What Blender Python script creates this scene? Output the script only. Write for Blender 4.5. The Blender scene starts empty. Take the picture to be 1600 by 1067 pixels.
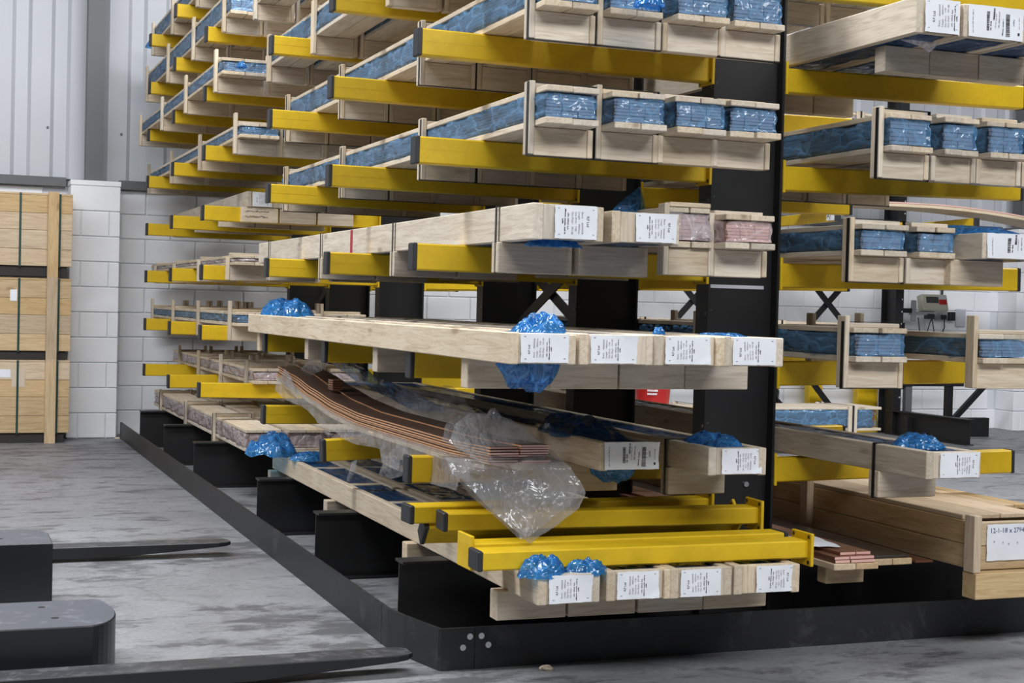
import bpy, bmesh, math, random
from mathutils import Vector, Matrix, noise

scene = bpy.context.scene
COL = scene.collection
random.seed(7)

# ------------------------------------------------------------------ camera
YAW, PITCH, ROLL = 0.3694, -0.0231, 0.0255
cam = bpy.data.cameras.new('camera')
cam.sensor_width = 36.0
cam.lens = 2336.5 / 1600 * 36
cam.clip_end = 200
cam_obj = bpy.data.objects.new('camera', cam)
COL.objects.link(cam_obj)
R_ = Vector((math.cos(YAW), -math.sin(YAW), 0))
F_ = Vector((math.sin(YAW), math.cos(YAW), 0))
Zu = Vector((0, 0, 1))
D_ = F_ * math.cos(PITCH) + Zu * math.sin(PITCH)
V_ = -F_ * math.sin(PITCH) + Zu * math.cos(PITCH)
RX = R_ * math.cos(ROLL) + V_ * math.sin(ROLL)
UP = -R_ * math.sin(ROLL) + V_ * math.cos(ROLL)
M = Matrix((RX, UP, -D_)).transposed().to_4x4()
M.translation = Vector((-1.643, -5.3394, 1.2552))
cam_obj.matrix_world = M
scene.camera = cam_obj

# ------------------------------------------------------------------ world, lights, exposure
world = bpy.data.worlds.new('world')
scene.world = world
world.use_nodes = True
wb = world.node_tree.nodes['Background']
wb.inputs[0].default_value = (0.86, 0.93, 1.0, 1)
wb.inputs[1].default_value = 0.085


def area(name, loc, target, sx, sy, power, color=(0.965, 0.98, 1.0)):
    l = bpy.data.lights.new(name, 'AREA')
    l.shape = 'RECTANGLE'
    l.size, l.size_y, l.energy, l.color = sx, sy, power, color
    o = bpy.data.objects.new(name, l)
    COL.objects.link(o)
    o.location = loc
    o.rotation_euler = (Vector(target) - Vector(loc)).to_track_quat('-Z', 'Y').to_euler()
    return o


# high-bay lamp rows over the aisles of the warehouse
area('aisle_lamps_left', (-3.2, 1.0, 7.0), (-1.2, 1.0, 0), 1.0, 12, 1250)
area('aisle_lamps_right', (6.0, 1.0, 7.0), (4.6, 1.0, 0), 1.0, 12, 900)
area('aisle_lamps_front', (0.5, -7.5, 6.5), (0.8, -1.0, 0.8), 9, 2.0, 800)

scene.view_settings.view_transform = 'Standard'
scene.view_settings.look = 'None'
scene.view_settings.gamma = 1.0
scene.view_settings.use_curve_mapping = False
scene.view_settings.exposure = -0.1


# ------------------------------------------------------------------ materials
class N:
    def __init__(self, name):
        self.m = bpy.data.materials.new(name)
        self.m.use_nodes = True
        self.t = self.m.node_tree
        self.b = self.t.nodes['Principled BSDF']

    def n(self, kind, **kw):
        x = self.t.nodes.new(kind)
        for k, v in kw.items():
            setattr(x, k, v)
        return x

    def l(self, a, b):
        self.t.links.new(a, b)

    def noise(self, vec, scale, detail=4, rough=0.6, dist=0.0):
        x = self.n('ShaderNodeTexNoise')
        x.inputs['Scale'].default_value = scale
        x.inputs['Detail'].default_value = detail
        x.inputs['Roughness'].default_value = rough
        x.inputs['Distortion'].default_value = dist
        if vec is not None:
            self.l(vec, x.inputs['Vector'])
        return x.outputs['Fac']

    def ramp(self, fac, stops):
        x = self.n('ShaderNodeValToRGB')
        e = x.color_ramp.elements
        while len(e) < len(stops):
            e.new(0.5)
        for el, (p, c) in zip(e, stops):
            el.position = p
            el.color = c if len(c) == 4 else (*c, 1)
        self.l(fac, x.inputs['Fac'])
        return x.outputs['Color']

    def mapping(self, vec, scale, loc=(0, 0, 0)):
        x = self.n('ShaderNodeMapping')
        x.inputs['Scale'].default_value = scale
        x.inputs['Location'].default_value = loc
        self.l(vec, x.inputs['Vector'])
        return x.outputs['Vector']

    def math(self, op, a, b=None):
        x = self.n('ShaderNodeMath', operation=op)
        for i, v in enumerate((a, b)):
            if v is None:
                continue
            if isinstance(v, (int, float)):
                x.inputs[i].default_value = v
            else:
                self.l(v, x.inputs[i])
        return x.outputs[0]

    def mix(self, fac, a, b, mode='MIX'):
        x = self.n('ShaderNodeMixRGB', blend_type=mode)
        for i, v in enumerate((fac, a, b)):
            if isinstance(v, (int, float)):
                x.inputs[i].default_value = v
            elif isinstance(v, tuple):
                x.inputs[i].default_value = (*v, 1)
            else:
                self.l(v, x.inputs[i])
        return x.outputs[0]

    def bump(self, h, strength, dist=0.01):
        x = self.n('ShaderNodeBump')
        x.inputs['Strength'].default_value = strength
        x.inputs['Distance'].default_value = dist
        self.l(h, x.inputs['Height'])
        self.l(x.outputs['Normal'], self.b.inputs['Normal'])

    def col(self, c):
        if isinstance(c, tuple):
            self.b.inputs['Base Color'].default_value = (*c, 1)
        else:
            self.l(c, self.b.inputs['Base Color'])

    def set(self, **kw):
        for k, v in kw.items():
            i = self.b.inputs[k.replace('_', ' ')]
            if isinstance(v, (int, float)):
                i.default_value = v
            else:
                self.l(v, i)

    def obj_coord(self):
        tc = self.n('ShaderNodeTexCoord')
        oi = self.n('ShaderNodeObjectInfo')
        v = self.n('ShaderNodeVectorMath', operation='ADD')
        s = self.n('ShaderNodeVectorMath', operation='SCALE')
        cx = self.n('ShaderNodeCombineXYZ')
        for i in range(3):
            self.l(oi.outputs['Random'], cx.inputs[i])
        s.inputs['Scale'].default_value = 57.0
        self.l(cx.outputs[0], s.inputs[0])
        self.l(tc.outputs['Object'], v.inputs[0])
        self.l(s.outputs[0], v.inputs[1])
        return v.outputs[0], oi.outputs['Random']


def wood(axis, name, tint=(1, 1, 1), dark=1.0):
    w = N(name)
    vec, rnd = w.obj_coord()
    st = [9.0, 9.0, 9.0]
    st[axis] = 0.7
    g = w.noise(w.mapping(vec, tuple(st)), 6.0, 6, 0.65, 1.2)
    st2 = [3.0, 3.0, 3.0]
    st2[axis] = 1.2
    big = w.noise(w.mapping(vec, tuple(st2)), 2.2, 3, 0.6, 0.4)
    A = tuple(dark * a * t for a, t in zip((0.49, 0.385, 0.265), tint))
    B = tuple(dark * a * t for a, t in zip((0.65, 0.550, 0.415), tint))
    C = tuple(dark * a * t for a, t in zip((0.74, 0.650, 0.520), tint))
    c = w.ramp(g, [(0.30, A), (0.52, B), (0.75, C)])
    c = w.mix(0.30, c, w.ramp(big, [(0.3, (0.62, 0.55, 0.47)), (0.7, (1.0, 1.0, 1.0))]), 'MULTIPLY')
    # sparse knots
    st3 = [7.0, 7.0, 7.0]
    st3[axis] = 2.6
    vo = w.n('ShaderNodeTexVoronoi')
    vo.inputs['Scale'].default_value = 1.0
    w.l(w.mapping(vec, tuple(st3)), vo.inputs['Vector'])
    k = w.ramp(vo.outputs['Distance'], [(0.05, (1, 1, 1)), (0.13, (0, 0, 0))])
    c = w.mix(w.math('MULTIPLY', k, 0.55), c, (0.20, 0.12, 0.06))
    hv = w.n('ShaderNodeHueSaturation')
    w.l(w.math('ADD', w.math('MULTIPLY', rnd, 0.30), 0.85), hv.inputs['Value'])
    w.l(w.math('ADD', w.math('MULTIPLY', w.math('FRACT', w.math('MULTIPLY', rnd, 7.3)), 0.4), 0.72), hv.inputs['Saturation'])
    w.l(c, hv.inputs['Color'])
    w.col(hv.outputs['Color'])
    w.set(Roughness=0.72)
    w.bump(g, 0.25, 0.004)
    return w.m


WX, WY, WZ = wood(0, 'pine_x'), wood(1, 'pine_y'), wood(2, 'pine_z')
CX, CY, CZ = [wood(i, 'crate_pine_' + 'xyz'[i], (1.08, 0.93, 0.70), 0.86) for i in range(3)]


def plain(name, c, rough=0.5, metal=0.0, spec=None, speck=None):
    w = N(name)
    if speck:
        vec, rnd = w.obj_coord()
        f = w.noise(vec, speck[1], 6, 0.75, 0.3)
        w.col(w.ramp(f, [(speck[2], c), (speck[3], speck[0])]))
    else:
        w.col(c)
    w.set(Roughness=rough, Metallic=metal)
    if spec is not None:
        w.b.inputs['Specular IOR Level'].default_value = spec
    return w.m


YELLOW = plain('yellow_paint', (0.70, 0.46, 0.006), 0.5, speck=((0.58, 0.37, 0.005), 9, 0.45, 0.75))
BLACK = plain('black_steel', (0.010, 0.010, 0.011), 0.45)
CURB = plain('scuffed_black_steel', (0.016, 0.016, 0.018), 0.5, speck=((0.075, 0.075, 0.08), 5, 0.54, 0.82))
CAP = plain('black_plastic', (0.022, 0.023, 0.027), 0.5)
STRAP = plain('black_strap', (0.012, 0.012, 0.013), 0.4)
GREENSTRAP = plain('green_strap', (0.015, 0.055, 0.045), 0.35)
SILVER = plain('zinc_bolt', (0.62, 0.63, 0.64), 0.35, 1.0)
WHITEWALL = plain('white_block_paint', (0.83, 0.84, 0.87), 0.7, speck=((0.78, 0.79, 0.82), 5, 0.4, 0.8))
MORTAR = plain('white_joint_paint', (0.66, 0.68, 0.72), 0.8)
CLAD = plain('white_cladding', (0.52, 0.54, 0.575), 0.45)
GREYSTEEL = plain('grey_steel', (0.115, 0.118, 0.125), 0.5)
PAPER = plain('white_paper', (0.80, 0.82, 0.86), 0.75)
INK = plain('printed_ink', (0.035, 0.035, 0.045), 0.7)
PALEINK = plain('pale_print', (0.28, 0.28, 0.32), 0.7)
BLUEINK = plain('blue_pen_ink', (0.05, 0.06, 0.22), 0.7)
COPPER = plain('copper', (0.45, 0.235, 0.155), 0.42, 0.75, speck=((0.30, 0.13, 0.075), 4, 0.4, 0.7))
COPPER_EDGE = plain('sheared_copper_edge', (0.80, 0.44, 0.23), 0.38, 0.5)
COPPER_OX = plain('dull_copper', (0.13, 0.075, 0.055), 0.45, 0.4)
COPPER_END = plain('sawn_copper', (0.84, 0.52, 0.45), 0.5, 0.2)
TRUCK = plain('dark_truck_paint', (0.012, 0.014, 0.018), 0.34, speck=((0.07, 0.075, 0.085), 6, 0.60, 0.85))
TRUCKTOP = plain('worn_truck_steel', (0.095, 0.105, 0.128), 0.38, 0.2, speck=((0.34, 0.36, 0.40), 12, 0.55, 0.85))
FORK = plain('worn_fork_steel', (0.055, 0.058, 0.065), 0.40, 0.3, speck=((0.22, 0.22, 0.24), 14, 0.48, 0.80))
RED = plain('red_plastic', (0.45, 0.02, 0.02), 0.35)
BEIGE = plain('beige_plastic', (0.48, 0.47, 0.40), 0.5)
GREYPL = plain('grey_plastic', (0.30, 0.31, 0.33), 0.5)
LGREY = plain('light_grey_plastic', (0.50, 0.52, 0.56), 0.5)
SCREEN = plain('dark_display', (0.06, 0.065, 0.06), 0.25)
REDMARK = plain('red_marker', (0.42, 0.03, 0.05), 0.7)


def film(name, base, tint, rough, alo, ahi, scale, bump, aniso=(1, 1, 1)):
    """thin plastic: tinted see-through film, its creases more opaque and glossy"""
    w = N(name)
    vec, rnd = w.obj_coord()
    nn = w.n('ShaderNodeTexNoise')
    nn.inputs['Scale'].default_value = 7.0
    nn.inputs['Detail'].default_value = 2.0
    w.l(vec, nn.inputs['Vector'])
    sc = w.n('ShaderNodeVectorMath', operation='SCALE')
    sc.inputs['Scale'].default_value = 0.10
    w.l(nn.outputs['Color'], sc.inputs[0])
    ad = w.n('ShaderNodeVectorMath', operation='ADD')
    w.l(vec, ad.inputs[0])
    w.l(sc.outputs[0], ad.inputs[1])
    mp = w.n('ShaderNodeMapping')
    mp.inputs['Scale'].default_value = aniso
    mp.inputs['Rotation'].default_value = (0.6, 0.15, 0.3)
    w.l(ad.outputs[0], mp.inputs['Vector'])
    mv = mp.outputs['Vector']
    vo = w.n('ShaderNodeTexVoronoi', feature='DISTANCE_TO_EDGE')
    vo.inputs['Scale'].default_value = scale
    w.l(mv, vo.inputs['Vector'])
    v2 = w.n('ShaderNodeTexVoronoi', feature='DISTANCE_TO_EDGE')
    v2.inputs['Scale'].default_value = scale * 2.4
    w.l(mv, v2.inputs['Vector'])
    soft = w.noise(mv, scale * 0.45, 2, 0.5, 0.4)
    h = w.math('ADD', w.math('ADD', vo.outputs['Distance'], w.math('MULTIPLY', v2.outputs['Distance'], 0.4)), w.math('MULTIPLY', soft, 0.8))
    w.col(base)
    d = w.math('MINIMUM', vo.outputs['Distance'], w.math('ADD', w.math('MULTIPLY', v2.outputs['Distance'], 1.3), w.math('MULTIPLY', soft, 0.06)))
    a = w.n('ShaderNodeMapRange')
    a.inputs['From Min'].default_value = 0.0
    a.inputs['From Max'].default_value = 0.085
    a.inputs['To Min'].default_value = ahi
    a.inputs['To Max'].default_value = alo
    w.l(d, a.inputs['Value'])
    w.set(Roughness=rough)
    w.b.inputs['IOR'].default_value = 1.6
    w.b.inputs['Specular IOR Level'].default_value = 1.0
    w.bump(h, bump, 0.03)
    tr = w.n('ShaderNodeBsdfTransparent')
    tr.inputs[0].default_value = (*tint, 1)
    mx = w.n('ShaderNodeMixShader')
    w.l(a.outputs[0], mx.inputs[0])
    w.l(tr.outputs[0], mx.inputs[1])
    w.l(w.b.outputs[0], mx.inputs[2])
    w.l(mx.outputs[0], w.t.nodes['Material Output'].inputs['Surface'])
    return w.m


BLUEFILM = film('blue_film', (0.20, 0.43, 0.72), (0.52, 0.70, 0.86), 0.10, 0.31, 0.52, 13, 0.5, (1, 0.40, 1))  # blue base colour lightened to stand in for reflections of bright surroundings
BLUEBLOB = film('blue_film_loose', (0.05, 0.28, 0.68), (0.20, 0.50, 0.85), 0.10, 0.36, 0.70, 18, 0.45)
DARKFILM = film('blue_film_flat', (0.05, 0.15, 0.36), (0.18, 0.36, 0.64), 0.14, 0.40, 0.66, 9, 0.4, (1, 0.5, 1))
PINKFILM = film('pale_film', (0.66, 0.60, 0.62), (0.88, 0.84, 0.86), 0.16, 0.48, 0.78, 13, 0.45, (1, 0.5, 1))
PALEFILM = film('rosy_film', (0.78, 0.62, 0.61), (0.95, 0.90, 0.90), 0.14, 0.42, 0.62, 12, 0.4)
CLEARFILM = film('clear_film', (0.50, 0.50, 0.51), (0.86, 0.85, 0.84), 0.09, 0.32, 0.42, 22, 0.38, (1, 0.5, 0.6))


def floor_mat():
    w = N('concrete')
    tc = w.n('ShaderNodeTexCoord').outputs['Object']
    base = w.noise(tc, 1.3, 5, 0.6, 0.3)
    c = w.ramp(base, [(0.3, (0.195, 0.198, 0.210)), (0.7, (0.275, 0.279, 0.294))])
    fine = w.noise(tc, 45, 5, 0.75)
    c = w.mix(0.6, c, w.ramp(fine, [(0.3, (0.62, 0.62, 0.63)), (0.65, (1.1, 1.1, 1.1))]), 'MULTIPLY')
    # tyre scuffs drawn out across the aisle, in patches
    sm = w.noise(w.mapping(tc, (2.2, 4.2, 1)), 1.6, 10, 0.72, 0.25)
    patch = w.noise(tc, 0.9, 3, 0.5, 0.2)
    msk = w.ramp(w.math('ADD', sm, w.math('MULTIPLY', w.math('SUBTRACT', patch, 0.46), 0.5)), [(0.53, (0, 0, 0)), (0.63, (1, 1, 1))])
    c = w.mix(w.math('MULTIPLY', msk, 0.78), c, (0.060, 0.060, 0.066))
    sp = w.noise(w.mapping(tc, (1, 1.9, 1)), 8, 7, 0.8, 0.2)
    c = w.mix(w.math('MULTIPLY', w.ramp(sp, [(0.54, (0, 0, 0)), (0.64, (1, 1, 1))]), 0.62), c, (0.09, 0.09, 0.096))
    # hairline crack wandering across
    vo = w.n('ShaderNodeTexVoronoi', feature='DISTANCE_TO_EDGE')
    vo.inputs['Scale'].default_value = 0.42
    wob = w.n('ShaderNodeVectorMath', operation='ADD')
    nn = w.n('ShaderNodeTexNoise')
    nn.inputs['Scale'].default_value = 2.0
    w.l(tc, nn.inputs['Vector'])
    sc = w.n('ShaderNodeVectorMath', operation='SCALE')
    sc.inputs['Scale'].default_value = 0.5
    w.l(nn.outputs['Color'], sc.inputs[0])
    w.l(tc, wob.inputs[0])
    w.l(sc.outputs[0], wob.inputs[1])
    w.l(wob.outputs[0], vo.inputs['Vector'])
    cr = w.ramp(vo.outputs['Distance'], [(0.003, (1, 1, 1)), (0.008, (0, 0, 0))])
    c = w.mix(w.math('MULTIPLY', cr, 0.26), c, (0.08, 0.08, 0.085))
    w.col(c)
    w.set(Roughness=w.math('ADD', w.math('MULTIPLY', base, 0.2), 0.42))
    w.bump(fine, 0.08, 0.003)
    return w.m


CONCRETE = floor_mat()


# ------------------------------------------------------------------ helpers
def link(o, parent=None):
    COL.objects.link(o)
    if parent is not None:
        o.parent = parent
    return o


def empty(name, loc, label=None, cat=None, group=None, rot=(0, 0, 0)):
    o = bpy.data.objects.new(name, None)
    o.empty_display_size = 0.1
    o.location = loc
    o.rotation_euler = rot
    link(o)
    tag(o, label, cat, group)
    return o


def tag(o, label=None, cat=None, group=None, kind=None):
    if label: o['label'] = label
    if cat: o['category'] = cat
    if group: o['group'] = group
    if kind: o['kind'] = kind
    return o


def mesh_of(bm, name, *mats, smooth=False):
    me = bpy.data.meshes.new(name)
    bm.normal_update()
    bm.to_mesh(me)
    bm.free()
    for m in mats:
        me.materials.append(m)
    if smooth:
        for p in me.polygons:
            p.use_smooth = True
    return me


def add_box(bm, lo, hi, bev=0.0, mi=0):
    lo, hi = Vector(lo), Vector(hi)
    r = bmesh.ops.create_cube(bm, size=1.0)
    vs = r['verts']
    for v in vs:
        v.co = Vector([lo[i] + (v.co[i] + 0.5) * (hi[i] - lo[i]) for i in range(3)])
    fs = set(f for v in vs for f in v.link_faces)
    for f in fs:
        f.material_index = mi
    if bev > 0:
        es = list(set(e for v in vs for e in v.link_edges))
        res = bmesh.ops.bevel(bm, geom=es, offset=bev, segments=1, affect='EDGES', profile=0.5)
        for f in res['faces']:
            f.material_index = mi


_boxes = {}


def box_mesh(d, mat, bev=0.0025):
    key = (tuple(round(x, 4) for x in d), mat.name, bev)
    if key not in _boxes:
        bm = bmesh.new()
        h = Vector(d) / 2
        add_box(bm, -h, h, min(bev, min(d) * 0.3))
        _boxes[key] = mesh_of(bm, 'board', mat)
    return _boxes[key]


def box(name, lo, hi, mat, parent=None, bev=0.0025, rot=None):
    lo, hi = Vector(lo), Vector(hi)
    o = bpy.data.objects.new(name, box_mesh(hi - lo, mat, bev))
    o.location = (lo + hi) / 2
    if rot:
        o.rotation_euler = rot
    return link(o, parent)


def obj(name, me, parent=None, loc=(0, 0, 0), rot=(0, 0, 0)):
    o = bpy.data.objects.new(name, me)
    o.location = loc
    o.rotation_euler = rot
    return link(o, parent)


def add_tube(bm, pts, r, seg=8, mi=0):
    pts = [Vector(p) for p in pts]
    rings = []
    for i, p in enumerate(pts):
        t = (pts[min(i + 1, len(pts) - 1)] - pts[max(i - 1, 0)]).normalized()
        a = t.orthogonal().normalized() if i == 0 else (rings_a - t * rings_a.dot(t)).normalized()
        rings_a = a
        b = t.cross(a)
        rings.append([bm.verts.new(p + (a * math.cos(k * 2 * math.pi / seg) + b * math.sin(k * 2 * math.pi / seg)) * r) for k in range(seg)])
    for i in range(len(rings) - 1):
        for k in range(seg):
            f = bm.faces.new((rings[i][k], rings[i][(k + 1) % seg], rings[i + 1][(k + 1) % seg], rings[i + 1][k]))
            f.material_index = mi
    for rg in (rings[0][::-1], rings[-1]):
        bm.faces.new(rg).material_index = mi


def add_cyl(bm, c, axis, r, h, seg=16, mi=0):
    c = Vector(c)
    ax = Vector(axis).normalized()
    add_tube(bm, [c, c + ax * h], r, seg, mi)


def nz(x, y, z, s=1.0):
    return noise.noise(Vector((x, y, z)) * s)


# film sleeve round a bundle of bars (local origin: centre of the near end, bars run to +Y)
_film = {}


def film_sleeve(w, h, L, seed, mat, amp=0.0065, bag=0.02):
    key = (round(w, 3), round(h, 3), round(L, 2), seed, mat.name, amp)
    if key in _film:
        return _film[key]
    bm = bmesh.new()
    nr = max(20, int(L / 0.034))
    nu, nv = 9, 6
    prof = []
    for i in range(nu): prof.append((-w / 2 + w * i / nu, -h / 2))
    for i in range(nv): prof.append((w / 2, -h / 2 + h * i / nv))
    for i in range(nu): prof.append((w / 2 - w * i / nu, h / 2))
    for i in range(nv): prof.append((-w / 2, h / 2 - h * i / nv))
    rings = []
    s = seed * 13.7
    for j in range(nr + 1):
        y = L * j / nr
        ring = []
        for (x, z) in prof:
            q = y * 9 + z * 55 * (1 if nz(y * 0.9, s, 2) > 0 else -1)
            d = amp * (1.5 * nz(x * 4 + s, q, s) + 1.2 * (abs(nz(x * 9, q * 1.7 + s, 3)) * 2 - 0.4) + 0.6 * nz(x * 14, y * 17 + s, z * 30))
            nx = x / (w / 2) if abs(abs(x) - w / 2) < 1e-4 else 0.0
            nzv = z / (h / 2) if abs(abs(z) - h / 2) < 1e-4 else 0.0
            e = 1.0
            if j < 2: e = 0.92 + 0.04 * j
            ring.append(bm.verts.new((x * e + nx * (d + 0.003), y + 0.006 * nz(x * 20, s, z * 20), z * e + nzv * (d * 0.5 + 0.002))))
        rings.append(ring)
    n = len(prof)
    for j in range(nr):
        for k in range(n):
            bm.faces.new((rings[j][k], rings[j][(k + 1) % n], rings[j + 1][(k + 1) % n], rings[j + 1][k]))
    # crumpled near cap: a grid across the end
    grid = {}
    k = 0
    idx = {}
    for kk, (x, z) in enumerate(prof):
        idx[(round((x + w / 2) / w * nu), round((z + h / 2) / h * nv))] = rings[0][kk]
    for a in range(nu + 1):
        for b in range(nv + 1):
            if (a, b) in idx:
                grid[a, b] = idx[a, b]
            else:
                x, z = -w / 2 + w * a / nu, -h / 2 + h * b / nv
                grid[a, b] = bm.verts.new((x * 0.95, -0.005 + 0.010 * nz(x * 11 + s, z * 17, s) + 0.005 * nz(x * 30, s, z * 30), z * 0.95))
    for a in range(nu):
        for b in range(nv):
            bm.faces.new((grid[a, b], grid[a + 1, b], grid[a + 1, b + 1], grid[a, b + 1]))
    bm.faces.new(rings[-1][::-1])
    me = mesh_of(bm, 'film_sleeve', mat, smooth=True)
    _film[key] = me
    return me


_bars = {}


def bar_mesh(w, h, L, cols, rows):
    key = (round(w, 3), round(h, 3), round(L, 2), cols, rows)
    if key not in _bars:
        bm = bmesh.new()
        rr = random.Random(int(L * 100) + cols)
        cw, rh = w / cols, h / rows
        for i in range(cols):
            for j in range(rows):
                o = rr.uniform(0, 0.008)
                x0, z0 = -w / 2 + i * cw, -h / 2 + j * rh
                add_box(bm, (x0 + 0.0014, o, z0 + 0.0011), (x0 + cw - 0.0014, L - rr.uniform(0, 0.01), z0 + rh - 0.0011))
        for f in bm.faces:
            f.material_index = 1 if abs(f.normal.y) > 0.5 or True and abs(f.calc_center_median().y) < 0.009 else 0
        _bars[key] = mesh_of(bm, 'copper_bars', COPPER, COPPER_END)
    return _bars[key]


_loops = {}


def strap_loop(w, h, mat=None, band=0.017, t=0.002):
    mat = mat or STRAP
    key = (round(w, 3), round(h, 3), mat.name)
    if key not in _loops:
        bm = bmesh.new()
        a, b = w / 2, h / 2
        y0, y1 = -band / 2, band / 2
        add_box(bm, (-a - t, y0, -b - t), (-a, y1, b + t))
        add_box(bm, (a, y0, -b - t), (a + t, y1, b + t))
        add_box(bm, (-a - t, y0, b), (a + t, y1, b + t))
        add_box(bm, (-a - t, y0, -b - t), (a + t, y1, -b))
        _loops[key] = mesh_of(bm, 'strap', mat)
    return _loops[key]


# crumpled tuft of loose film: a creased tent of sheet, open below
def film_lump(name, c, size, seed, mat, parent=None, sub=4, label=None, cat=None, rough=1.0, rot=0.0):
    bm = bmesh.new()
    s = seed * 7.31
    hang = size[2] < 0
    R, S = 22, 72
    base = -0.55 * abs(size[2])
    H = 1.75 * abs(size[2])
    prev = None
    for i in range(R + 1):
        r = max(i / R, 0.02)
        ring = []
        for k in range(S):
            a = 2 * math.pi * k / S
            ca, sa = math.cos(a), math.sin(a)
            er = 1.0 + 0.28 * nz(ca * 1.6 + s, sa * 1.6, 1) + 0.10 * nz(ca * 5, sa * 5 + s, 2)
            x, y = r * ca, r * sa
            rg = 1 - 2.2 * abs(nz(x * 1.3 + s, y * 1.3, 5.1)) 
            rg2 = 1 - 2.2 * abs(nz(x * 3.1, y * 3.1 + s, 9.7))
            rg3 = 1 - 2.0 * abs(nz(x * 7, y * 7 + s, 2.7))
            fall = (1 - r ** 4)
            z = fall * (0.36 + 0.34 * rg + 0.16 * rg2 + 0.035 * rg3) + 0.10 * r * (nz(ca * 3, sa * 3, s) + 0.3)
            tw = 0.18 * nz(x * 2, y * 2, s + 4)
            ring.append(bm.verts.new(((x * er + tw * fall) * size[0], (y * er - tw * fall) * size[1], (base + H * z) * (-1 if hang else 1))))
        if prev:
            for k in range(S):
                bm.faces.new((prev[k], ring[k], ring[(k + 1) % S], prev[(k + 1) % S]))
        else:
            bm.faces.new(ring[::-1])
        prev = ring
    me = mesh_of(bm, name, mat, smooth=True)
    o = obj(name, me, parent, c, (0, 0, rot))
    if label: tag(o, label, cat)
    return o


# film patch spanned between outline points, crumpled
def film_patch(name, outline, mat, parent=None, bulge=(0, 0, 0), amp=0.012, rings=10, seg=72, seed=1, label=None, cat=None, thick=0.0):
    P = [Vector(p) for p in outline]
    per = [0.0]
    for i in range(len(P)):
        per.append(per[-1] + (P[(i + 1) % len(P)] - P[i]).length)
    T = per[-1]
    res = []
    for k in range(seg):
        t = T * k / seg
        i = max(j for j in range(len(P)) if per[j] <= t + 1e-9)
        f = (t - per[i]) / max(1e-6, per[i + 1] - per[i])
        res.append(P[i].lerp(P[(i + 1) % len(P)], f))
    c = sum(res, Vector()) / seg
    B = Vector(bulge)
    nrm = B.normalized() if B.length > 1e-6 else Vector((0, -1, 0))
    bm = bmesh.new()
    cv = bm.verts.new(c + B)
    prev = None
    s = seed * 3.7
    for r in range(1, rings + 1):
        f = r / rings
        ring = []
        for p in res:
            q = c.lerp(p, f)
            d = amp * (1.6 * nz(q.x, q.y, q.z + s, 6) + 1.3 * (abs(nz(q.x + s, q.y, q.z, 9)) * 2 - 0.4) + 0.45 * (abs(nz(q.x, q.y + s, q.z, 22)) * 2 - 0.4))
            ring.append(bm.verts.new(q + B * (1 - f * f) + nrm * d))
        for k in range(seg):
            if prev is None:
                bm.faces.new((cv, ring[k], ring[(k + 1) % seg]))
            else:
                bm.faces.new((prev[k], ring[k], ring[(k + 1) % seg], prev[(k + 1) % seg]))
        prev = ring
    me = mesh_of(bm, name, mat, smooth=True)
    o = obj(name, me, parent)
    if label: tag(o, label, cat)
    return o


# ---- printed sheets -------------------------------------------------
_text = {}


def text_mesh(body, size, mat, spacing=1.0):
    key = (body, size, mat.name, spacing)
    if key not in _text:
        cu = bpy.data.curves.new('printed_text', 'FONT')
        cu.body = body
        cu.size = size
        cu.space_line = spacing
        cu.resolution_u = 2
        o = bpy.data.objects.new('printed_text', cu)
        COL.objects.link(o)
        dg = bpy.context.evaluated_depsgraph_get()
        me = bpy.data.meshes.new_from_object(o.evaluated_get(dg))
        bpy.data.objects.remove(o)
        bpy.data.curves.remove(cu)
        me.materials.clear()
        me.materials.append(mat)
        _text[key] = me
    return _text[key]


def paper_wave(u, v, s):
    return 0.0016 + 0.0022 * math.sin(u * 31 + s) * math.sin(v * 27 + s * 1.7) + 0.0012 * math.sin(u * 70 + v * 55 + s)


_paper = {}


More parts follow.
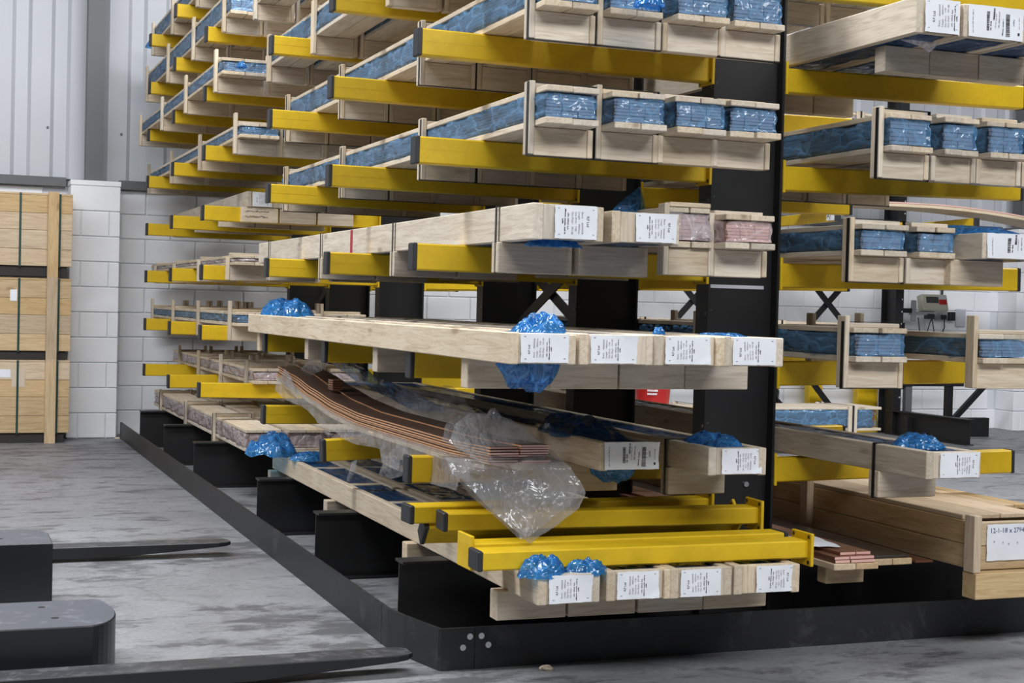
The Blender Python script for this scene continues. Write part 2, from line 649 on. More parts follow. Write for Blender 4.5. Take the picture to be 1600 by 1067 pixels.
def paper_label(parent, lo, w, h, kind=0, flip=False, seed=0, batch=None):
    """sheet facing -Y, lower left corner at lo (local to parent)"""
    seed = seed % 4
    key = (round(w, 3), round(h, 3), kind, flip, seed)
    if key not in _paper:
        bm = bmesh.new()
        nu, nv = 12, 10
        g = {}
        for i in range(nu + 1):
            for j in range(nv + 1):
                u, v = w * i / nu, h * j / nv
                d = paper_wave(u, v, seed) + 0.004
                e = 0.0
                if seed == 1 and i + j > nu + nv - 4: e = 0.008 * (i + j - (nu + nv - 4)) / 4
                if seed == 2 and i - j > nu - 3: e = 0.006
                rag = 0.0025 * nz(u * 60, v * 60, seed) if i in (0, nu) or j in (0, nv) else 0
                g[i, j] = bm.verts.new((u + rag, -d - e, v + rag * 0.6))
        for i in range(nu):
            for j in range(nv):
                bm.faces.new((g[i, j], g[i + 1, j], g[i + 1, j + 1], g[i, j + 1]))
        sheet = mesh_of(bm, 'paper_label', PAPER, smooth=True)
        # print
        bm = bmesh.new()

        def put(body, size, u0, v0, mi, horizontal=False):
            tm = text_mesh(body, size, INK)
            b2 = bmesh.new()
            b2.from_mesh(tm)
            for vt in b2.verts:
                tx, ty = vt.co.x, vt.co.y
                if horizontal: u, v = u0 + tx, v0 + ty
                elif not flip: u, v = u0 - ty, v0 + tx
                else: u, v = w - u0 + ty, h - v0 - tx
                vt.co = Vector((u, -paper_wave(u, v, seed) - 0.0052, v))
            for f in b2.faces:
                f.material_index = mi
            tmp = bpy.data.meshes.new('t')
            b2.to_mesh(tmp)
            b2.free()
            bm.from_mesh(tmp)
            bpy.data.meshes.remove(tmp)

        def rect(u0, v0, u1, v1, mi=0):
            n = 3
            vs = []
            for i in range(n + 1):
                v = v0 + (v1 - v0) * i / n
                vs.append([bm.verts.new((u, -paper_wave(u, v, seed) - 0.0052, v)) for u in (u0, u1)])
            for i in range(n):
                bm.faces.new((vs[i][0], vs[i][1], vs[i + 1][1], vs[i + 1][0])).material_index = mi

        def small_print(u0, v0, length, size, mi=1, sd=1):
            # print too small to read: letter-sized marks in words
            r2_ = random.Random(sd)
            v = v0
            while v < v0 + length:
                for _ in range(r2_.choice((3, 4, 5, 6, 8))):
                    if v > v0 + length: break
                    lw = size * r2_.uniform(0.28, 0.5)
                    hh = size * r2_.choice((0.5, 0.5, 0.75))
                    if not flip: rect(u0 - hh, v, u0, v + lw, mi)
                    else: rect(w - u0, h - v - lw, w - u0 + hh, h - v, mi)
                    v += lw + size * 0.16
                v += size * 0.5

        if kind == 0:
            k = h / 0.1
            put('ILF Ltd', 0.0115 * k, 0.034 * k, 0.030 * k, 0)
            put('Batch  :  00000028', 0.0088 * k, 0.052 * k, 0.018 * k, 1)
            put('Length  :  4000mm', 0.0088 * k, 0.063 * k, 0.018 * k, 1)
            put('Qty (Pcs) :  7.00', 0.0088 * k, 0.074 * k, 0.018 * k, 1)
            put('Qty (Kgs) :  341.00', 0.0088 * k, 0.085 * k, 0.018 * k, 1)
            small_print(0.099 * k, 0.022 * k, 0.050 * k, 0.0062 * k, 1, 3)
            small_print(0.108 * k, 0.010 * k, 0.076 * k, 0.0058 * k, 0, 5)
            small_print(0.116 * k, 0.040 * k, 0.016 * k, 0.0058 * k, 0, 6)
            for (u, v) in ((0.01, 0.09), (w - 0.018, 0.088), (0.012, 0.012), (w - 0.016, 0.014)):
                rect(u, v * h / 0.1, u + 0.006, v * h / 0.1 + 0.0014)
        elif kind == 1:
            rr = random.Random(3)
            for (u0, v0, v1, wd) in ((0.33, 0.24, 0.82, 0.05), (0.68, 0.10, 0.80, 0.075), (0.44, 0.58, 0.94, 0.032)):
                v = v0 * h
                while v < v1 * h:
                    t = rr.choice((0.0012, 0.002, 0.003))
                    rect(u0 * w, v, (u0 + wd) * w, v + t)
                    v += t + rr.choice((0.0012, 0.002))
            small_print(0.09 * w, 0.12 * h, 0.7 * h, 0.006, 1, 1)
            small_print(0.42 * w, 0.25 * h, 0.3 * h, 0.007, 0, 2)
            small_print(0.56 * w, 0.35 * h, 0.5 * h, 0.006, 1, 3)
            small_print(0.50 * w, 0.35 * h, 0.45 * h, 0.005, 1, 4)
            small_print(0.635 * w, 0.12 * h, 0.5 * h, 0.006, 0, 5)
            small_print(0.84 * w, 0.45 * h, 0.2 * h, 0.008, 1, 6)
            small_print(0.93 * w, 0.36 * h, 0.5 * h, 0.005, 1, 7)
            rect(0.90 * w, 0.16 * h, 0.935 * w, 0.25 * h)
        else:
            put('12-1-18 x 2794kg', 0.026, 0.012, h - 0.032, 2, True)
            for uu, vv in ((0.03, 0.5), (0.07, 0.47), (0.10, 0.42), (0.14, 0.45)):
                rect(uu, vv * h, uu + 0.004, vv * h + 0.007, 1)
        pr = mesh_of(bm, 'printed_text', INK, PALEINK, BLUEINK)
        _paper[key] = (sheet, pr)
    sheet, pr = _paper[key]
    o = obj('paper_label', sheet, parent, lo)
    obj('printed_text', pr, o)['kind'] = 'stuff'
    return o


# ------------------------------------------------------------------ the setting
fl = box('floor', (-9, -9, -0.1), (14, 9.4, 0), CONCRETE, None, 0)
tag(fl, 'grey scuffed concrete warehouse floor', 'floor', kind='structure')

WALLY = 8.60   # face of the blockwork
PIERY = 8.28   # face of the projecting piers
WTOP = 2.225
wl = box('wall_back', (-6, WALLY + 0.012, 0), (13, WALLY + 0.25, WTOP), MORTAR, None, 0)
tag(wl, 'white painted blockwork wall behind the rack', 'wall', kind='structure')
bl_full = box_mesh((0.438, 0.1, 0.214), WHITEWALL, 0.006)
bl_half = box_mesh((0.212, 0.1, 0.214), WHITEWALL, 0.006)


def wloc(o, v):  # child of a mesh that has its origin at its centre
    o.location = Vector(v) - o.parent.location


for r in range(10):
    zc = 0.1125 + r * 0.2225
    x = -1.65 + (0.225 if r % 2 else 0)
    while x < 10.6:
        if not (-0.56 < x < -0.32 or 9.74 < x < 10.0):
            o = obj('block', bl_full, wl)
            wloc(o, (x, WALLY + 0.05, zc))
        x += 0.45


def pier(name, x0, x1, label):
    p = box(name, (x0 + 0.012, PIERY + 0.012, 0), (x1 - 0.012, WALLY + 0.012, WTOP + 0.04), MORTAR, None, 0)
    tag(p, label, 'pier', kind='structure')
    W = x1 - x0
    for r in range(10):
        zc = 0.1125 + r * 0.2225
        if r % 2:
            parts = [(x0, x0 + W)]
        else:
            parts = [(x0, x0 + W * 0.22), (x0 + W * 0.22, x0 + W * 0.78), (x0 + W * 0.78, x1)]
        for a, b in parts:
            o = obj('block', box_mesh((b - a - 0.008, WALLY - PIERY, 0.214), WHITEWALL, 0.005), p)
            wloc(o, ((a + b) / 2, (PIERY + WALLY) / 2, zc))
    c = obj('coping', box_mesh((W, WALLY - PIERY, 0.045), WHITEWALL, 0.004), p)
    wloc(c, ((x0 + x1) / 2, (PIERY + WALLY) / 2, WTOP + 0.024))


pier('pier_1', -0.545, -0.112, 'white block pier beside the stacked wooden crates')
pier('pier_2', 9.69, 10.12, 'white block pier at the far right of the wall')

# flashing rail and cladding above the blockwork
for n, (a, b) in enumerate(((-6, -0.56), (-0.10, 9.68), (10.13, 13))):
    t = box('trim_%d' % (n + 1), (a, WALLY - 0.06, 2.222), (b, WALLY + 0.2, 2.305), GREYSTEEL, None, 0.004)
    tag(t, ['grey steel rail above the wall, left of the pier', 'grey steel rail above the wall, behind the rack',
            'grey steel rail above the wall at far right'][n], 'trim', kind='structure')


def panel_mesh():
    bm = bmesh.new()
    prof = []
    for i in range(3):
        b = i * 0.3333
        prof += [(b, 0), (b + 0.105, 0), (b + 0.135, -0.035), (b + 0.30, -0.035), (b + 0.3333, 0)]
    pp = []
    for q in prof:
        if not pp or (abs(q[0] - pp[-1][0]) > 1e-5): pp.append(q)
    rows = [[bm.verts.new((x, y, z)) for x, y in pp] for z in (0, 4.0)]
    for i in range(len(pp) - 1):
        bm.faces.new((rows[0][i], rows[0][i + 1], rows[1][i + 1], rows[1][i]))
    return mesh_of(bm, 'cladding_panel', CLAD)


wu = box('wall_upper', (-6, WALLY + 0.12, 2.3), (13, WALLY + 0.25, 6.4), CLAD, None, 0)
tag(wu, 'white corrugated steel cladding above the blockwork', 'wall', kind='structure')
pm = panel_mesh()
for i in range(19):
    o = obj('cladding_panel', pm, wu)
    wloc(o, (-6 + i, WALLY + 0.08, 2.30))
bm = bmesh.new()
for x, z in ((-1.24, 2.78), (-0.72, 2.75), (-0.08, 2.73), (0.1, 2.75)):
    add_cyl(bm, (x, WALLY + 0.035, z), (0, 1, 0), 0.011, 0.03, 8)
o = obj('fixing_screw', mesh_of(bm, 'screws', GREYSTEEL), wu)
wloc(o, (0, 0, 0))


def ibeam(bm, L, depth, width, tf=0.011, tw=0.008, plane='XZ'):
    """I section: length along +X, depth along Z, flange width along Y"""
    add_box(bm, (0, -width / 2, -depth / 2), (L, width / 2, -depth / 2 + tf), 0.001)
    add_box(bm, (0, -width / 2, depth / 2 - tf), (L, width / 2, depth / 2), 0.001)
    add_box(bm, (0, -tw / 2, -depth / 2 + tf), (L, tw / 2, depth / 2 - tf))


for n, (x0, x1, lb) in enumerate(((-0.412, -0.262, 'grey steel column on the pier left of the rack'),
                                  (9.78, 10.0, 'grey steel column at the far right of the cladding'))):
    bm = bmesh.new()
    ibeam(bm, 4.1, x1 - x0, 0.15)
    bmesh.ops.rotate(bm, verts=bm.verts, matrix=Matrix.Rotation(math.pi / 2, 3, 'Y'))
    bmesh.ops.translate(bm, verts=bm.verts, vec=(0, 0, 4.1))
    # plated front
    add_box(bm, (-(x1 - x0) / 2, -0.08, 0), ((x1 - x0) / 2, -0.07, 4.1))
    o = obj('trim_%d' % (n + 4), mesh_of(bm, 'column', GREYSTEEL), None, ((x0 + x1) / 2, WALLY - 0.17, 2.27))
    tag(o, lb, 'column', kind='structure')

# ------------------------------------------------------------------ cantilever rack
ZL = [0.305, 0.6886, 1.0824, 1.4818, 1.8758, 2.2723, 2.6625, 3.0544, 3.4531]
YU = [-0.03, 1.27, 2.582, 4.674, 6.063, 7.457]
XA, XB = 1.222, 1.547         # faces of the uprights
TIPL = 0.0
rack = empty('cantilever_rack', (XA + 0.16, 3.7, 0), 'tall black double-sided cantilever rack with yellow arms', 'rack')


def rl(o, v):
    o.parent = rack
    o.location = Vector(v) - rack.location
    return o


def arm_meshes(L):
    bm = bmesh.new()
    add_box(bm, (-L + 0.008, -0.031, -0.0495), (0, 0.031, 0.0495), 0.005)
    # faint weld seam along the side
    add_box(bm, (-L + 0.01, -0.0316, 0.002), (-0.01, -0.0308, 0.0035))
    a = mesh_of(bm, 'arm', YELLOW)
    bm = bmesh.new()
    add_box(bm, (-L - 0.006, -0.033, -0.0515), (-L + 0.012, 0.033, 0.0515), 0.004)
    c = mesh_of(bm, 'end_cap', CAP)
    bm = bmesh.new()
    add_box(bm, (-0.012, -0.057, -0.060), (0.0, 0.057, 0.072), 0.002)
    for y in (-0.044, 0.044):
        for z in (-0.045, 0.055):
            add_cyl(bm, (-0.0135, y, z), (1, 0, 0), 0.007, 0.003, 10, 1)
    p = mesh_of(bm, 'end_plate', YELLOW, BLACK)
    return a, c, p


AM = arm_meshes(1.216)


def arm_at(loc, rot, parent=None, name='arm'):
    a = bpy.data.objects.new(name, AM[0])
    a.rotation_euler = rot
    COL.objects.link(a)
    if parent is None:
        a.location = loc
    else:
        rl(a, loc)
    obj('end_cap', AM[1], a)
    obj('end_plate', AM[2], a)
    return a


# uprights: I sections with perforated flanges
bm = bmesh.new()
ibeam(bm, 4.3, XB - XA, 0.10)
bmesh.ops.rotate(bm, verts=bm.verts, matrix=Matrix.Rotation(math.pi / 2, 3, 'Y'))
bmesh.ops.translate(bm, verts=bm.verts, vec=(0, 0, 4.3))
up_me = mesh_of(bm, 'upright', BLACK)
bm = bmesh.new()
ibeam(bm, 2.80, 0.305, 0.10)
base_me = mesh_of(bm, 'base_beam', BLACK)
bm = bmesh.new()
for z in (0.45, 0.56, 0.67):
    add_cyl(bm, (0.06, -0.012, z), (0, 1, 0), 0.011, 0.008, 10)
bolt_me = mesh_of(bm, 'bolt_row', SILVER)
hole_bm = bmesh.new()
for i in range(26):
    add_cyl(hole_bm, (-0.163, -0.035, 0.35 + i * 0.15), (-1, 0, 0), 0.008, 0.0015, 8)
    add_cyl(hole_bm, (0.163, -0.035, 0.35 + i * 0.15), (1, 0, 0), 0.008, 0.0015, 8)
    add_box(hole_bm, (-0.150, -0.0512, 0.36 + i * 0.15), (-0.147, -0.0498, 0.366 + i * 0.15))
hole_me = mesh_of(hole_bm, 'bolt_holes', GREYSTEEL)
tipz = {(1, 0): 0.693, (1, 1): 0.634, (1, 2): 0.697, (1, 3): 0.70, (1, 4): 0.68, (1, 5): 0.70}
for k, y in enumerate(YU):
    u = obj('upright', up_me)
    rl(u, ((XA + XB) / 2, y, 0))
    obj('bolt_holes', hole_me, u)
    if k == 0:
        obj('bolt', bolt_me, u)
    rl(obj('base_beam', base_me), (-0.015, y, 0.1525))
    for l in range(1, 9):
        zt = tipz.get((l, k), ZL[l])
        zu_ = (ZL[l] if l == 1 else ZL[l] - 0.0075)
        th = math.asin((zt - zu_) / 1.216)
        arm_at((XA, y, zu_ - 0.0495), (0, th, 0), rack)
        arm_at((XB, y, ZL[l] - 0.022 - 0.0495), (0, 0.016, math.pi), rack)
# bracing between the uprights
for (a, b, z0, z1) in ((1, 2, 1.06, 1.60), (1, 2, 1.60, 1.06), (1, 2, 2.6, 3.14), (1, 2, 3.14, 2.6), (4, 5, 1.06, 1.6), (4, 5, 1.6, 1.06)):
    bm = bmesh.new()
    p0, p1 = Vector((0, YU[a] + 0.02, z0)), Vector((0, YU[b] - 0.02, z1))
    d = p1 - p0
    add_box(bm, (-0.004, 0, -0.03), (0.004, d.length, 0.03))
    o = obj('brace', mesh_of(bm, 'brace', BLACK), None, (0, 0, 0), (math.atan2(d.z, d.y), 0, 0))
    rl(o, (1.375 + (0.01 if z1 > z0 else -0.01), p0.y, z0))

# guard kerb around the foot of the rack
HC = 0.1455
guard = empty('rack_guard', (1.3, -0.5, 0), 'low black steel guard kerb along the foot of the rack', 'guard rail')


def kerb_piece(pts, t=0.012):
    bm = bmesh.new()
    P2 = [Vector((x, y)) for x, y in pts]
    outer, inner = [], []
    for i, p in enumerate(P2):
        d = (P2[min(i + 1, len(P2) - 1)] - P2[max(i - 1, 0)]).normalized()
        nrm = Vector((-d.y, d.x))
        outer.append(p)
        inner.append(p + nrm * t)
    for z0, z1, lst in ((0, HC, outer),):
        pass
    vo = [[bm.verts.new((p.x, p.y, z)) for z in (0, HC)] for p in outer]
    vi = [[bm.verts.new((p.x, p.y, z)) for z in (0, HC)] for p in inner]
    for i in range(len(P2) - 1):
        bm.faces.new((vo[i][0], vo[i + 1][0], vo[i + 1][1], vo[i][1]))
        bm.faces.new((vi[i][1], vi[i + 1][1], vi[i + 1][0], vi[i][0]))
        bm.faces.new((vo[i][1], vo[i + 1][1], vi[i + 1][1], vi[i][1]))
        bm.faces.new((vo[i][0], vi[i][0], vi[i + 1][0], vo[i + 1][0]))
    for i in (0, -1):
        bm.faces.new((vo[i][0], vo[i][1], vi[i][1], vi[i][0]))
    bmesh.ops.recalc_face_normals(bm, faces=bm.faces[:])
    return mesh_of(bm, 'kerb', CURB)


def gl(o, v=(0, 0, 0)):
    o.parent = guard
    o.location = Vector(v) - guard.location
    return o


gl(obj('kerb', kerb_piece([(-0.083, 8.27), (-0.083, 2.0), (-0.083, -0.046)])))
gl(obj('kerb_corner', kerb_piece([(-0.083, -0.050), (-0.081, -0.12), (-0.062, -0.26), (-0.010, -0.492), (-0.003, -0.503), (0.10, -0.5036), (0.118, -0.5036)])))
gl(obj('kerb', kerb_piece([(0.121, -0.5036), (1.4, -0.5036), (2.98, -0.5036)])))
for (x, z) in ((0.100, 0.115), (0.075, 0.078), (0.142, 0.115), (0.168, 0.083), (2.70, 0.11)):
    bm = bmesh.new()
    add_cyl(bm, (0, 0, 0), (0, -1, 0), 0.011, 0.006, 12)
    gl(obj('bolt', mesh_of(bm, 'bolt', SILVER)), (x, -0.5036, z))
bm = bmesh.new()
add_box(bm, (0, -0.0005, 0), (0.1, 0.004, 0.003))
# narrow lip on the inside foot
gl(obj('kerb_foot', box_mesh((2.8, 0.05, 0.01), CURB, 0.001)), (1.5, -0.466, 0.005))
bm.free()

# ------------------------------------------------------------------ wrapped bar packs
ORD = ['leftmost', 'second from left', 'third from left', 'fourth from left', 'fifth from left']
LEV = ['bottom level', 'first arm level', 'second arm level', 'third arm level', 'fourth arm level',
       'fifth arm level', 'sixth arm level', 'seventh arm level', 'eighth arm level']


def open_pack(label, group, x, z, y0, y1, frames, wb=0.205, hb=0.088, seed=0, mat=None, strap=True, rise=0.012,
              cols=3, rows=7, front=True, skid_h=0.1, tall=True):
    """slatted crate: boards below and above wrapped bars, held by frames with skid blocks.
       x = left face of the frames"""
    mat = mat or BLUEFILM
    tb, tt = 0.022, 0.020
    T = empty('slatted_crate', (x, y0, z), label, 'crate', group)
    W = wb + 0.042
    L = y1 - y0
    bx0 = 0.021
    rr = random.Random(seed * 31 + int(z * 100))
    bw = wb / 2 - 0.002
    for i in range(2):
        a = bx0 + i * (bw + 0.004)
        box('bottom_board', (a, rr.uniform(-0.006, 0.012), 0), (a + bw, L, tb), WY, T)
        box('top_board', (a, rr.uniform(0.0, 0.03), tb + hb + 0.002), (a + bw, L - 0.02, tb + hb + 0.002 + tt), WY, T)
    zc = tb + hb / 2 + 0.001
    b = obj('copper_bars', bar_mesh(wb - 0.022, hb - 0.008, round(L - 0.05, 2), cols, rows), T, (bx0 + wb / 2, 0.03, zc))
    b['kind'] = 'stuff'
    obj('film_wrap', film_sleeve(wb - 0.008, hb - 0.004, round(L - 0.03, 2), seed % 3, mat), T, (bx0 + wb / 2, 0.016, zc))
    top = tb + hb + tt + 0.002
    for fy in frames:
        yl = fy - y0
        box('skid', (0.021, yl - 0.02, -skid_h + 0.001), (W - 0.021, yl + 0.025, -0.001), WX, T)
        for sx in (0, W - 0.021):
            high = (tall or fy != frames[0]) if sx == 0 else (fy != frames[0])
            box('batten', (sx, yl - 0.026 + rr.uniform(-.003, .003), -skid_h + rr.uniform(0, .004)),
                (sx + 0.0205, yl + 0.028, top + 0.018 + rise + rr.uniform(-.006, .006) if high else -0.0012), WZ, T)
        box('crosspiece', (0.0215, yl - 0.022, top), (W - 0.0215, yl + 0.022, top + 0.017), WX, T)
        if strap:
            h = top + 0.018 + skid_h
            if tall or fy != frames[0]:
                obj('strap', strap_loop(W + 0.001, h + 0.002), T, (W / 2, yl - 0.012, (top + 0.018 - skid_h) / 2 + 0.001))
    return T


def boxed_pack(label, group, x, z, y0, y1, skids, w=0.236, hp=0.100, seed=0, paper=None, flip=False, straps=(),
               film=None, skid_w=None, far_paper=False, tp=0.032, cross=(), skid_h=0.1, skx=0.0, fill=True, pw=0.155):
    """framed pack: side planks on edge closed by end planks, film between, skids below; x = left face"""
    film_m = film or DARKFILM
    T = empty('framed_crate', (x, y0, z), label, 'crate', group)
    L = y1 - y0
    rr = random.Random(seed * 17 + 5)
    box('side_plank', (0, 0, 0), (tp, L, hp), WY, T, 0.003)
    box('side_plank', (w - tp, rr.uniform(-.012, .012), 0), (w, L, hp - rr.uniform(0, .006)), WY, T, 0.003)
    box('end_plank', (tp + 0.0005, 0.004, 0.002), (w - tp - 0.0005, 0.03, hp - 0.002), WZ, T)
    box('end_plank', (tp + 0.0005, L - 0.03, 0.002), (w - tp - 0.0005, L - 0.004, hp - 0.002), WZ, T)
    for cy in cross:
        box('cross_batten', (tp + 0.0005, cy - y0 - 0.03, hp - 0.035), (w - tp - 0.0005, cy - y0 + 0.03, hp - 0.006), WX, T)
    if fill:
        hb = hp * 0.76
        b = obj('copper_bars', bar_mesh(w - 2 * tp - 0.012, hb, round(L - 0.08, 2), 2, 6), T, (w / 2, 0.04, hb / 2 + 0.006))
        b['kind'] = 'stuff'
        obj('film_wrap', film_sleeve(w - 2 * tp - 0.006, hb + 0.010, round(L - 0.07, 2), seed % 3, film_m, 0.006), T, (w / 2, 0.035, hb / 2 + 0.008))
    sw = skid_w or w + 0.012
    for sy in skids:
        box('skid', (skx - 0.004, sy - y0 - 0.03, -skid_h), (skx + sw - 0.006, sy - y0 + 0.035, -0.0005), WX, T, 0.003)
    for sy in straps:
        obj('strap', strap_loop(w + 0.012, hp + skid_h + 0.003), T, (w / 2 + skx * 0.5, sy - y0, (hp - skid_h) / 2))
    if paper is not None:
        if paper == 1:
            paper_label(T, (0.016, 0, 0.004), w - 0.012, hp - 0.004, 1, flip, seed)
        else:
            off = tp + 0.004 if not flip else w - tp - pw + 0.012
            paper_label(T, (off, 0, 0.006), pw, hp - 0.01, paper, flip, seed)
    return T


GA = 'slatted crates of blue-wrapped bars'
GB = 'framed crates of copper bars'


def lab(desc, i, l, bay):
    return '%s, %s, %s, %s' % (desc, ORD[i], LEV[l], bay)


# --- near bay, left side of the rack
SL, NL = 'slatted crate of blue-wrapped bars', 'near left bay'
for i, x in enumerate((0.236, 0.490, 0.742, 0.975)):
    open_pack(lab(SL, i, 5, NL), GA, x, ZL[5], -0.66 + 0.02 * (i % 2), 3.32, (-0.55, 0.68, 1.99, 3.22), seed=i, hb=0.10, tall=(i != 2))
for i, x in enumerate((0.243, 0.496, 0.736, 0.950)):
    open_pack(lab(SL, i, 4, NL), GA, x, ZL[4], -0.68, 3.42, (-0.55, 0.66, 1.97, 3.26), wb=0.200, seed=i + 1, hb=0.086, tall=(i < 2))
for i, x in enumerate((0.20, 0.46, 0.72, 0.97)):
    open_pack(lab(SL, i, 6, NL), GA, x, ZL[6], -0.30, 3.70, (-0.2, 1.05, 2.47, 3.60), seed=i + 2, hb=0.10, strap=False, rise=0.03)
for i, x in enumerate((0.14, 0.40, 0.66)):
    open_pack(lab(SL, i, 7, NL), GA, x, ZL[7], -0.10, 3.90, (-0.0, 1.15, 2.47, 3.75), seed=i, hb=0.10, strap=False, rise=0.03)
# third level: two framed packs and two slatted packs
boxed_pack('long framed crate with white label and red mark, third arm level, near left bay', GB, 0.205, ZL[3], -0.725, 3.76,
           (-0.41, 0.86, 2.15, 3.42), w=0.262, hp=0.122, seed=0, paper=0, flip=True, straps=(-0.41, 0.86, 2.15, 3.42), skid_w=0.285, skx=-0.008, skid_h=0.108, film=BLUEFILM, tp=0.040)
boxed_pack('framed crate with white label beneath a pointed scrap of blue film', GB, 0.492, ZL[3], -0.735, 3.4,
           (-0.44, 0.86, 2.15, 3.1), w=0.262, hp=0.108, seed=1, paper=0, flip=True, skid_w=0.275, skx=0.0, skid_h=0.108, film=BLUEFILM)
open_pack('slatted crate with bulging clear bag end beside pink copper bars, third arm level', GA, 0.765, ZL[3], -0.60, 3.3,
          (-0.56, 0.6, 1.9, 3.1), wb=0.165, hb=0.10, seed=3, mat=PINKFILM, strap=False, rise=-0.008)
open_pack('slatted crate of pink copper bars in clear film, third arm level', GA, 0.945, ZL[3], -0.68, 3.3,
          (-0.56, 0.6, 1.9, 3.1), wb=0.200, hb=0.078, seed=4, mat=PALEFILM, strap=False, rise=-0.008, cols=3, rows=6)
# second level: four framed packs with labels
for i, x in enumerate((-0.026, 0.205, 0.462, 0.702)):
    boxed_pack(lab('framed crate with white paper label', i, 2, NL), GB, x, ZL[2], -1.14, 2.87,
               (-0.66, 0.42, 1.60, 2.72), w=(0.222, 0.262, 0.246, 0.232)[i], hp=0.097, seed=i, paper=0, skid_w=0.252,
               skx=(0.032, 0.10, 0.10, 0.112)[i], cross=(-0.4, 0.9, 2.1), pw=0.158)
# first level: two framed packs beside the loose copper
boxed_pack('framed crate with barcode label beside the clear plastic bag', GB, 0.522, ZL[1] + 0.005, -0.62, 3.3,
           (-0.36, 0.6, 1.9, 3.0), w=0.222, hp=0.100, seed=1, paper=1, skid_w=0.27, skx=-0.085)
boxed_pack('framed crate with white label and black strap at foot of nearest upright', GB, 0.862, ZL[1], -0.78, 3.3,
           (-0.47, 0.6, 1.9, 3.0), w=0.225, hp=0.098, seed=2, paper=0, flip=True, straps=(-0.47,), skid_w=0.235, skx=-0.005)
# bottom level: four framed packs with labels
for i, x in enumerate((0.165, 0.410, 0.636, 0.882)):
    boxed_pack(lab('framed crate with curled paper label', i, 0, NL), GB, x, ZL[0], -0.955 + 0.01 * (i % 2), 3.05,
               (-0.66, 0.36, 1.66, 2.95), w=(0.222, 0.238, 0.238, 0.252)[i], hp=0.100, seed=i + 1, paper=0, flip=(i == 3), skid_w=0.255,
               skx=(-0.035, -0.018, 0.02, 0.03)[i], cross=(-0.2, 0.85, 1.5, 2.2, 2.75), pw=0.150)

# --- far bay, left side
FL = 'far left bay'
for i in range(3):
    open_pack(lab(SL, i, 8, FL), GA, 0.085 + 0.262 * i, ZL[8], 4.15, 8.1, (4.3, 5.6, 6.82, 7.95), seed=i, hb=0.10, strap=False, rise=0.03)
    open_pack(lab(SL, i, 7, FL), GA, 0.045 + 0.262 * i, ZL[7], 4.12, 8.15, (4.28, 5.49, 6.73, 7.99), seed=i + 1, hb=0.11, strap=False, rise=0.03, wb=0.215)
    open_pack(lab(SL, i, 6, FL), GA, -0.010 + 0.33 * i, ZL[6], 4.05, 8.05, (4.22, 5.43, 6.61, 7.92), seed=i + 2, hb=0.062, strap=False, rise=0.045, wb=0.29, rows=4, cols=4)
    open_pack(lab(SL, i, 5, FL), GA, 0.105 + 0.29 * i, ZL[5], 4.02, 8.3, (4.13, 5.48, 6.85, 8.2), seed=i, hb=0.05, strap=False, rise=0.05, wb=0.25, rows=4)
    boxed_pack(lab(('framed crate with white label', 'framed crate', 'framed crate')[i] + ' and handwritten skid' * (i == 0), i, 4, FL), GB,
               0.29 + 0.26 * i, ZL[4], 4.60, 8.2, (4.22 + 0.42, 5.45, 6.5, 7.6), w=0.25, hp=0.105, seed=i, paper=0 if i == 0 else None, skid_w=0.25, skx=-0.03, pw=0.13)
bm = bmesh.new()
rr = random.Random(9)
for zl, ln in ((1.848, 0.165), (1.812, 0.155)):
    x = 0.280
    pts = []
    while x < 0.280 + ln:
        pts.append((x, 4.6075, zl + rr.uniform(-0.006, 0.010)))
        x += rr.uniform(0.002, 0.006)
    add_tube(bm, pts, 0.0011, 4)
o = obj('handwriting', mesh_of(bm, 'handwriting', INK))
tag(o, 'two handwritten lines on the skid below the far left label', 'writing', kind='stuff')
for i in range(2):
    open_pack(lab('low slatted crate of flat bars', i, 3, FL), GA, 0.15 + 0.33 * i, ZL[3], 4.35, 8.35, (4.55, 5.7, 6.9, 8.0), seed=i, hb=0.022, strap=False, rise=-0.03, wb=0.26, rows=2, mat=PINKFILM)
for i in range(3):
    open_pack(lab(SL, i, 2, FL), GA, 0.185 + 0.31 * i, ZL[2], 4.45, 8.5, (4.62, 5.9, 7.15, 8.4), seed=i + 1, hb=0.05, strap=False, rise=0.05, wb=0.26, rows=4)
for i in range(3):
    open_pack(lab('slatted crate of clear-wrapped bars', i, 1, FL), GA, 0.335 + 0.27 * i, ZL[1] + 0.006, 4.6, 8.2, (4.78, 5.75, 6.75, 7.75), seed=i + 1, hb=0.06, strap=False, rise=0.03, wb=0.20, rows=4, mat=PINKFILM)
for i in range(4):
    open_pack(lab('slatted crate of clear-wrapped bars', i, 0, FL), GA, 0.17 + 0.27 * i, ZL[0], 3.95, 8.15, (5.05, 6.3, 7.65), seed=i + 2, hb=0.095, strap=(i == 0), rise=0.012, wb=0.225, rows=6, mat=PINKFILM)

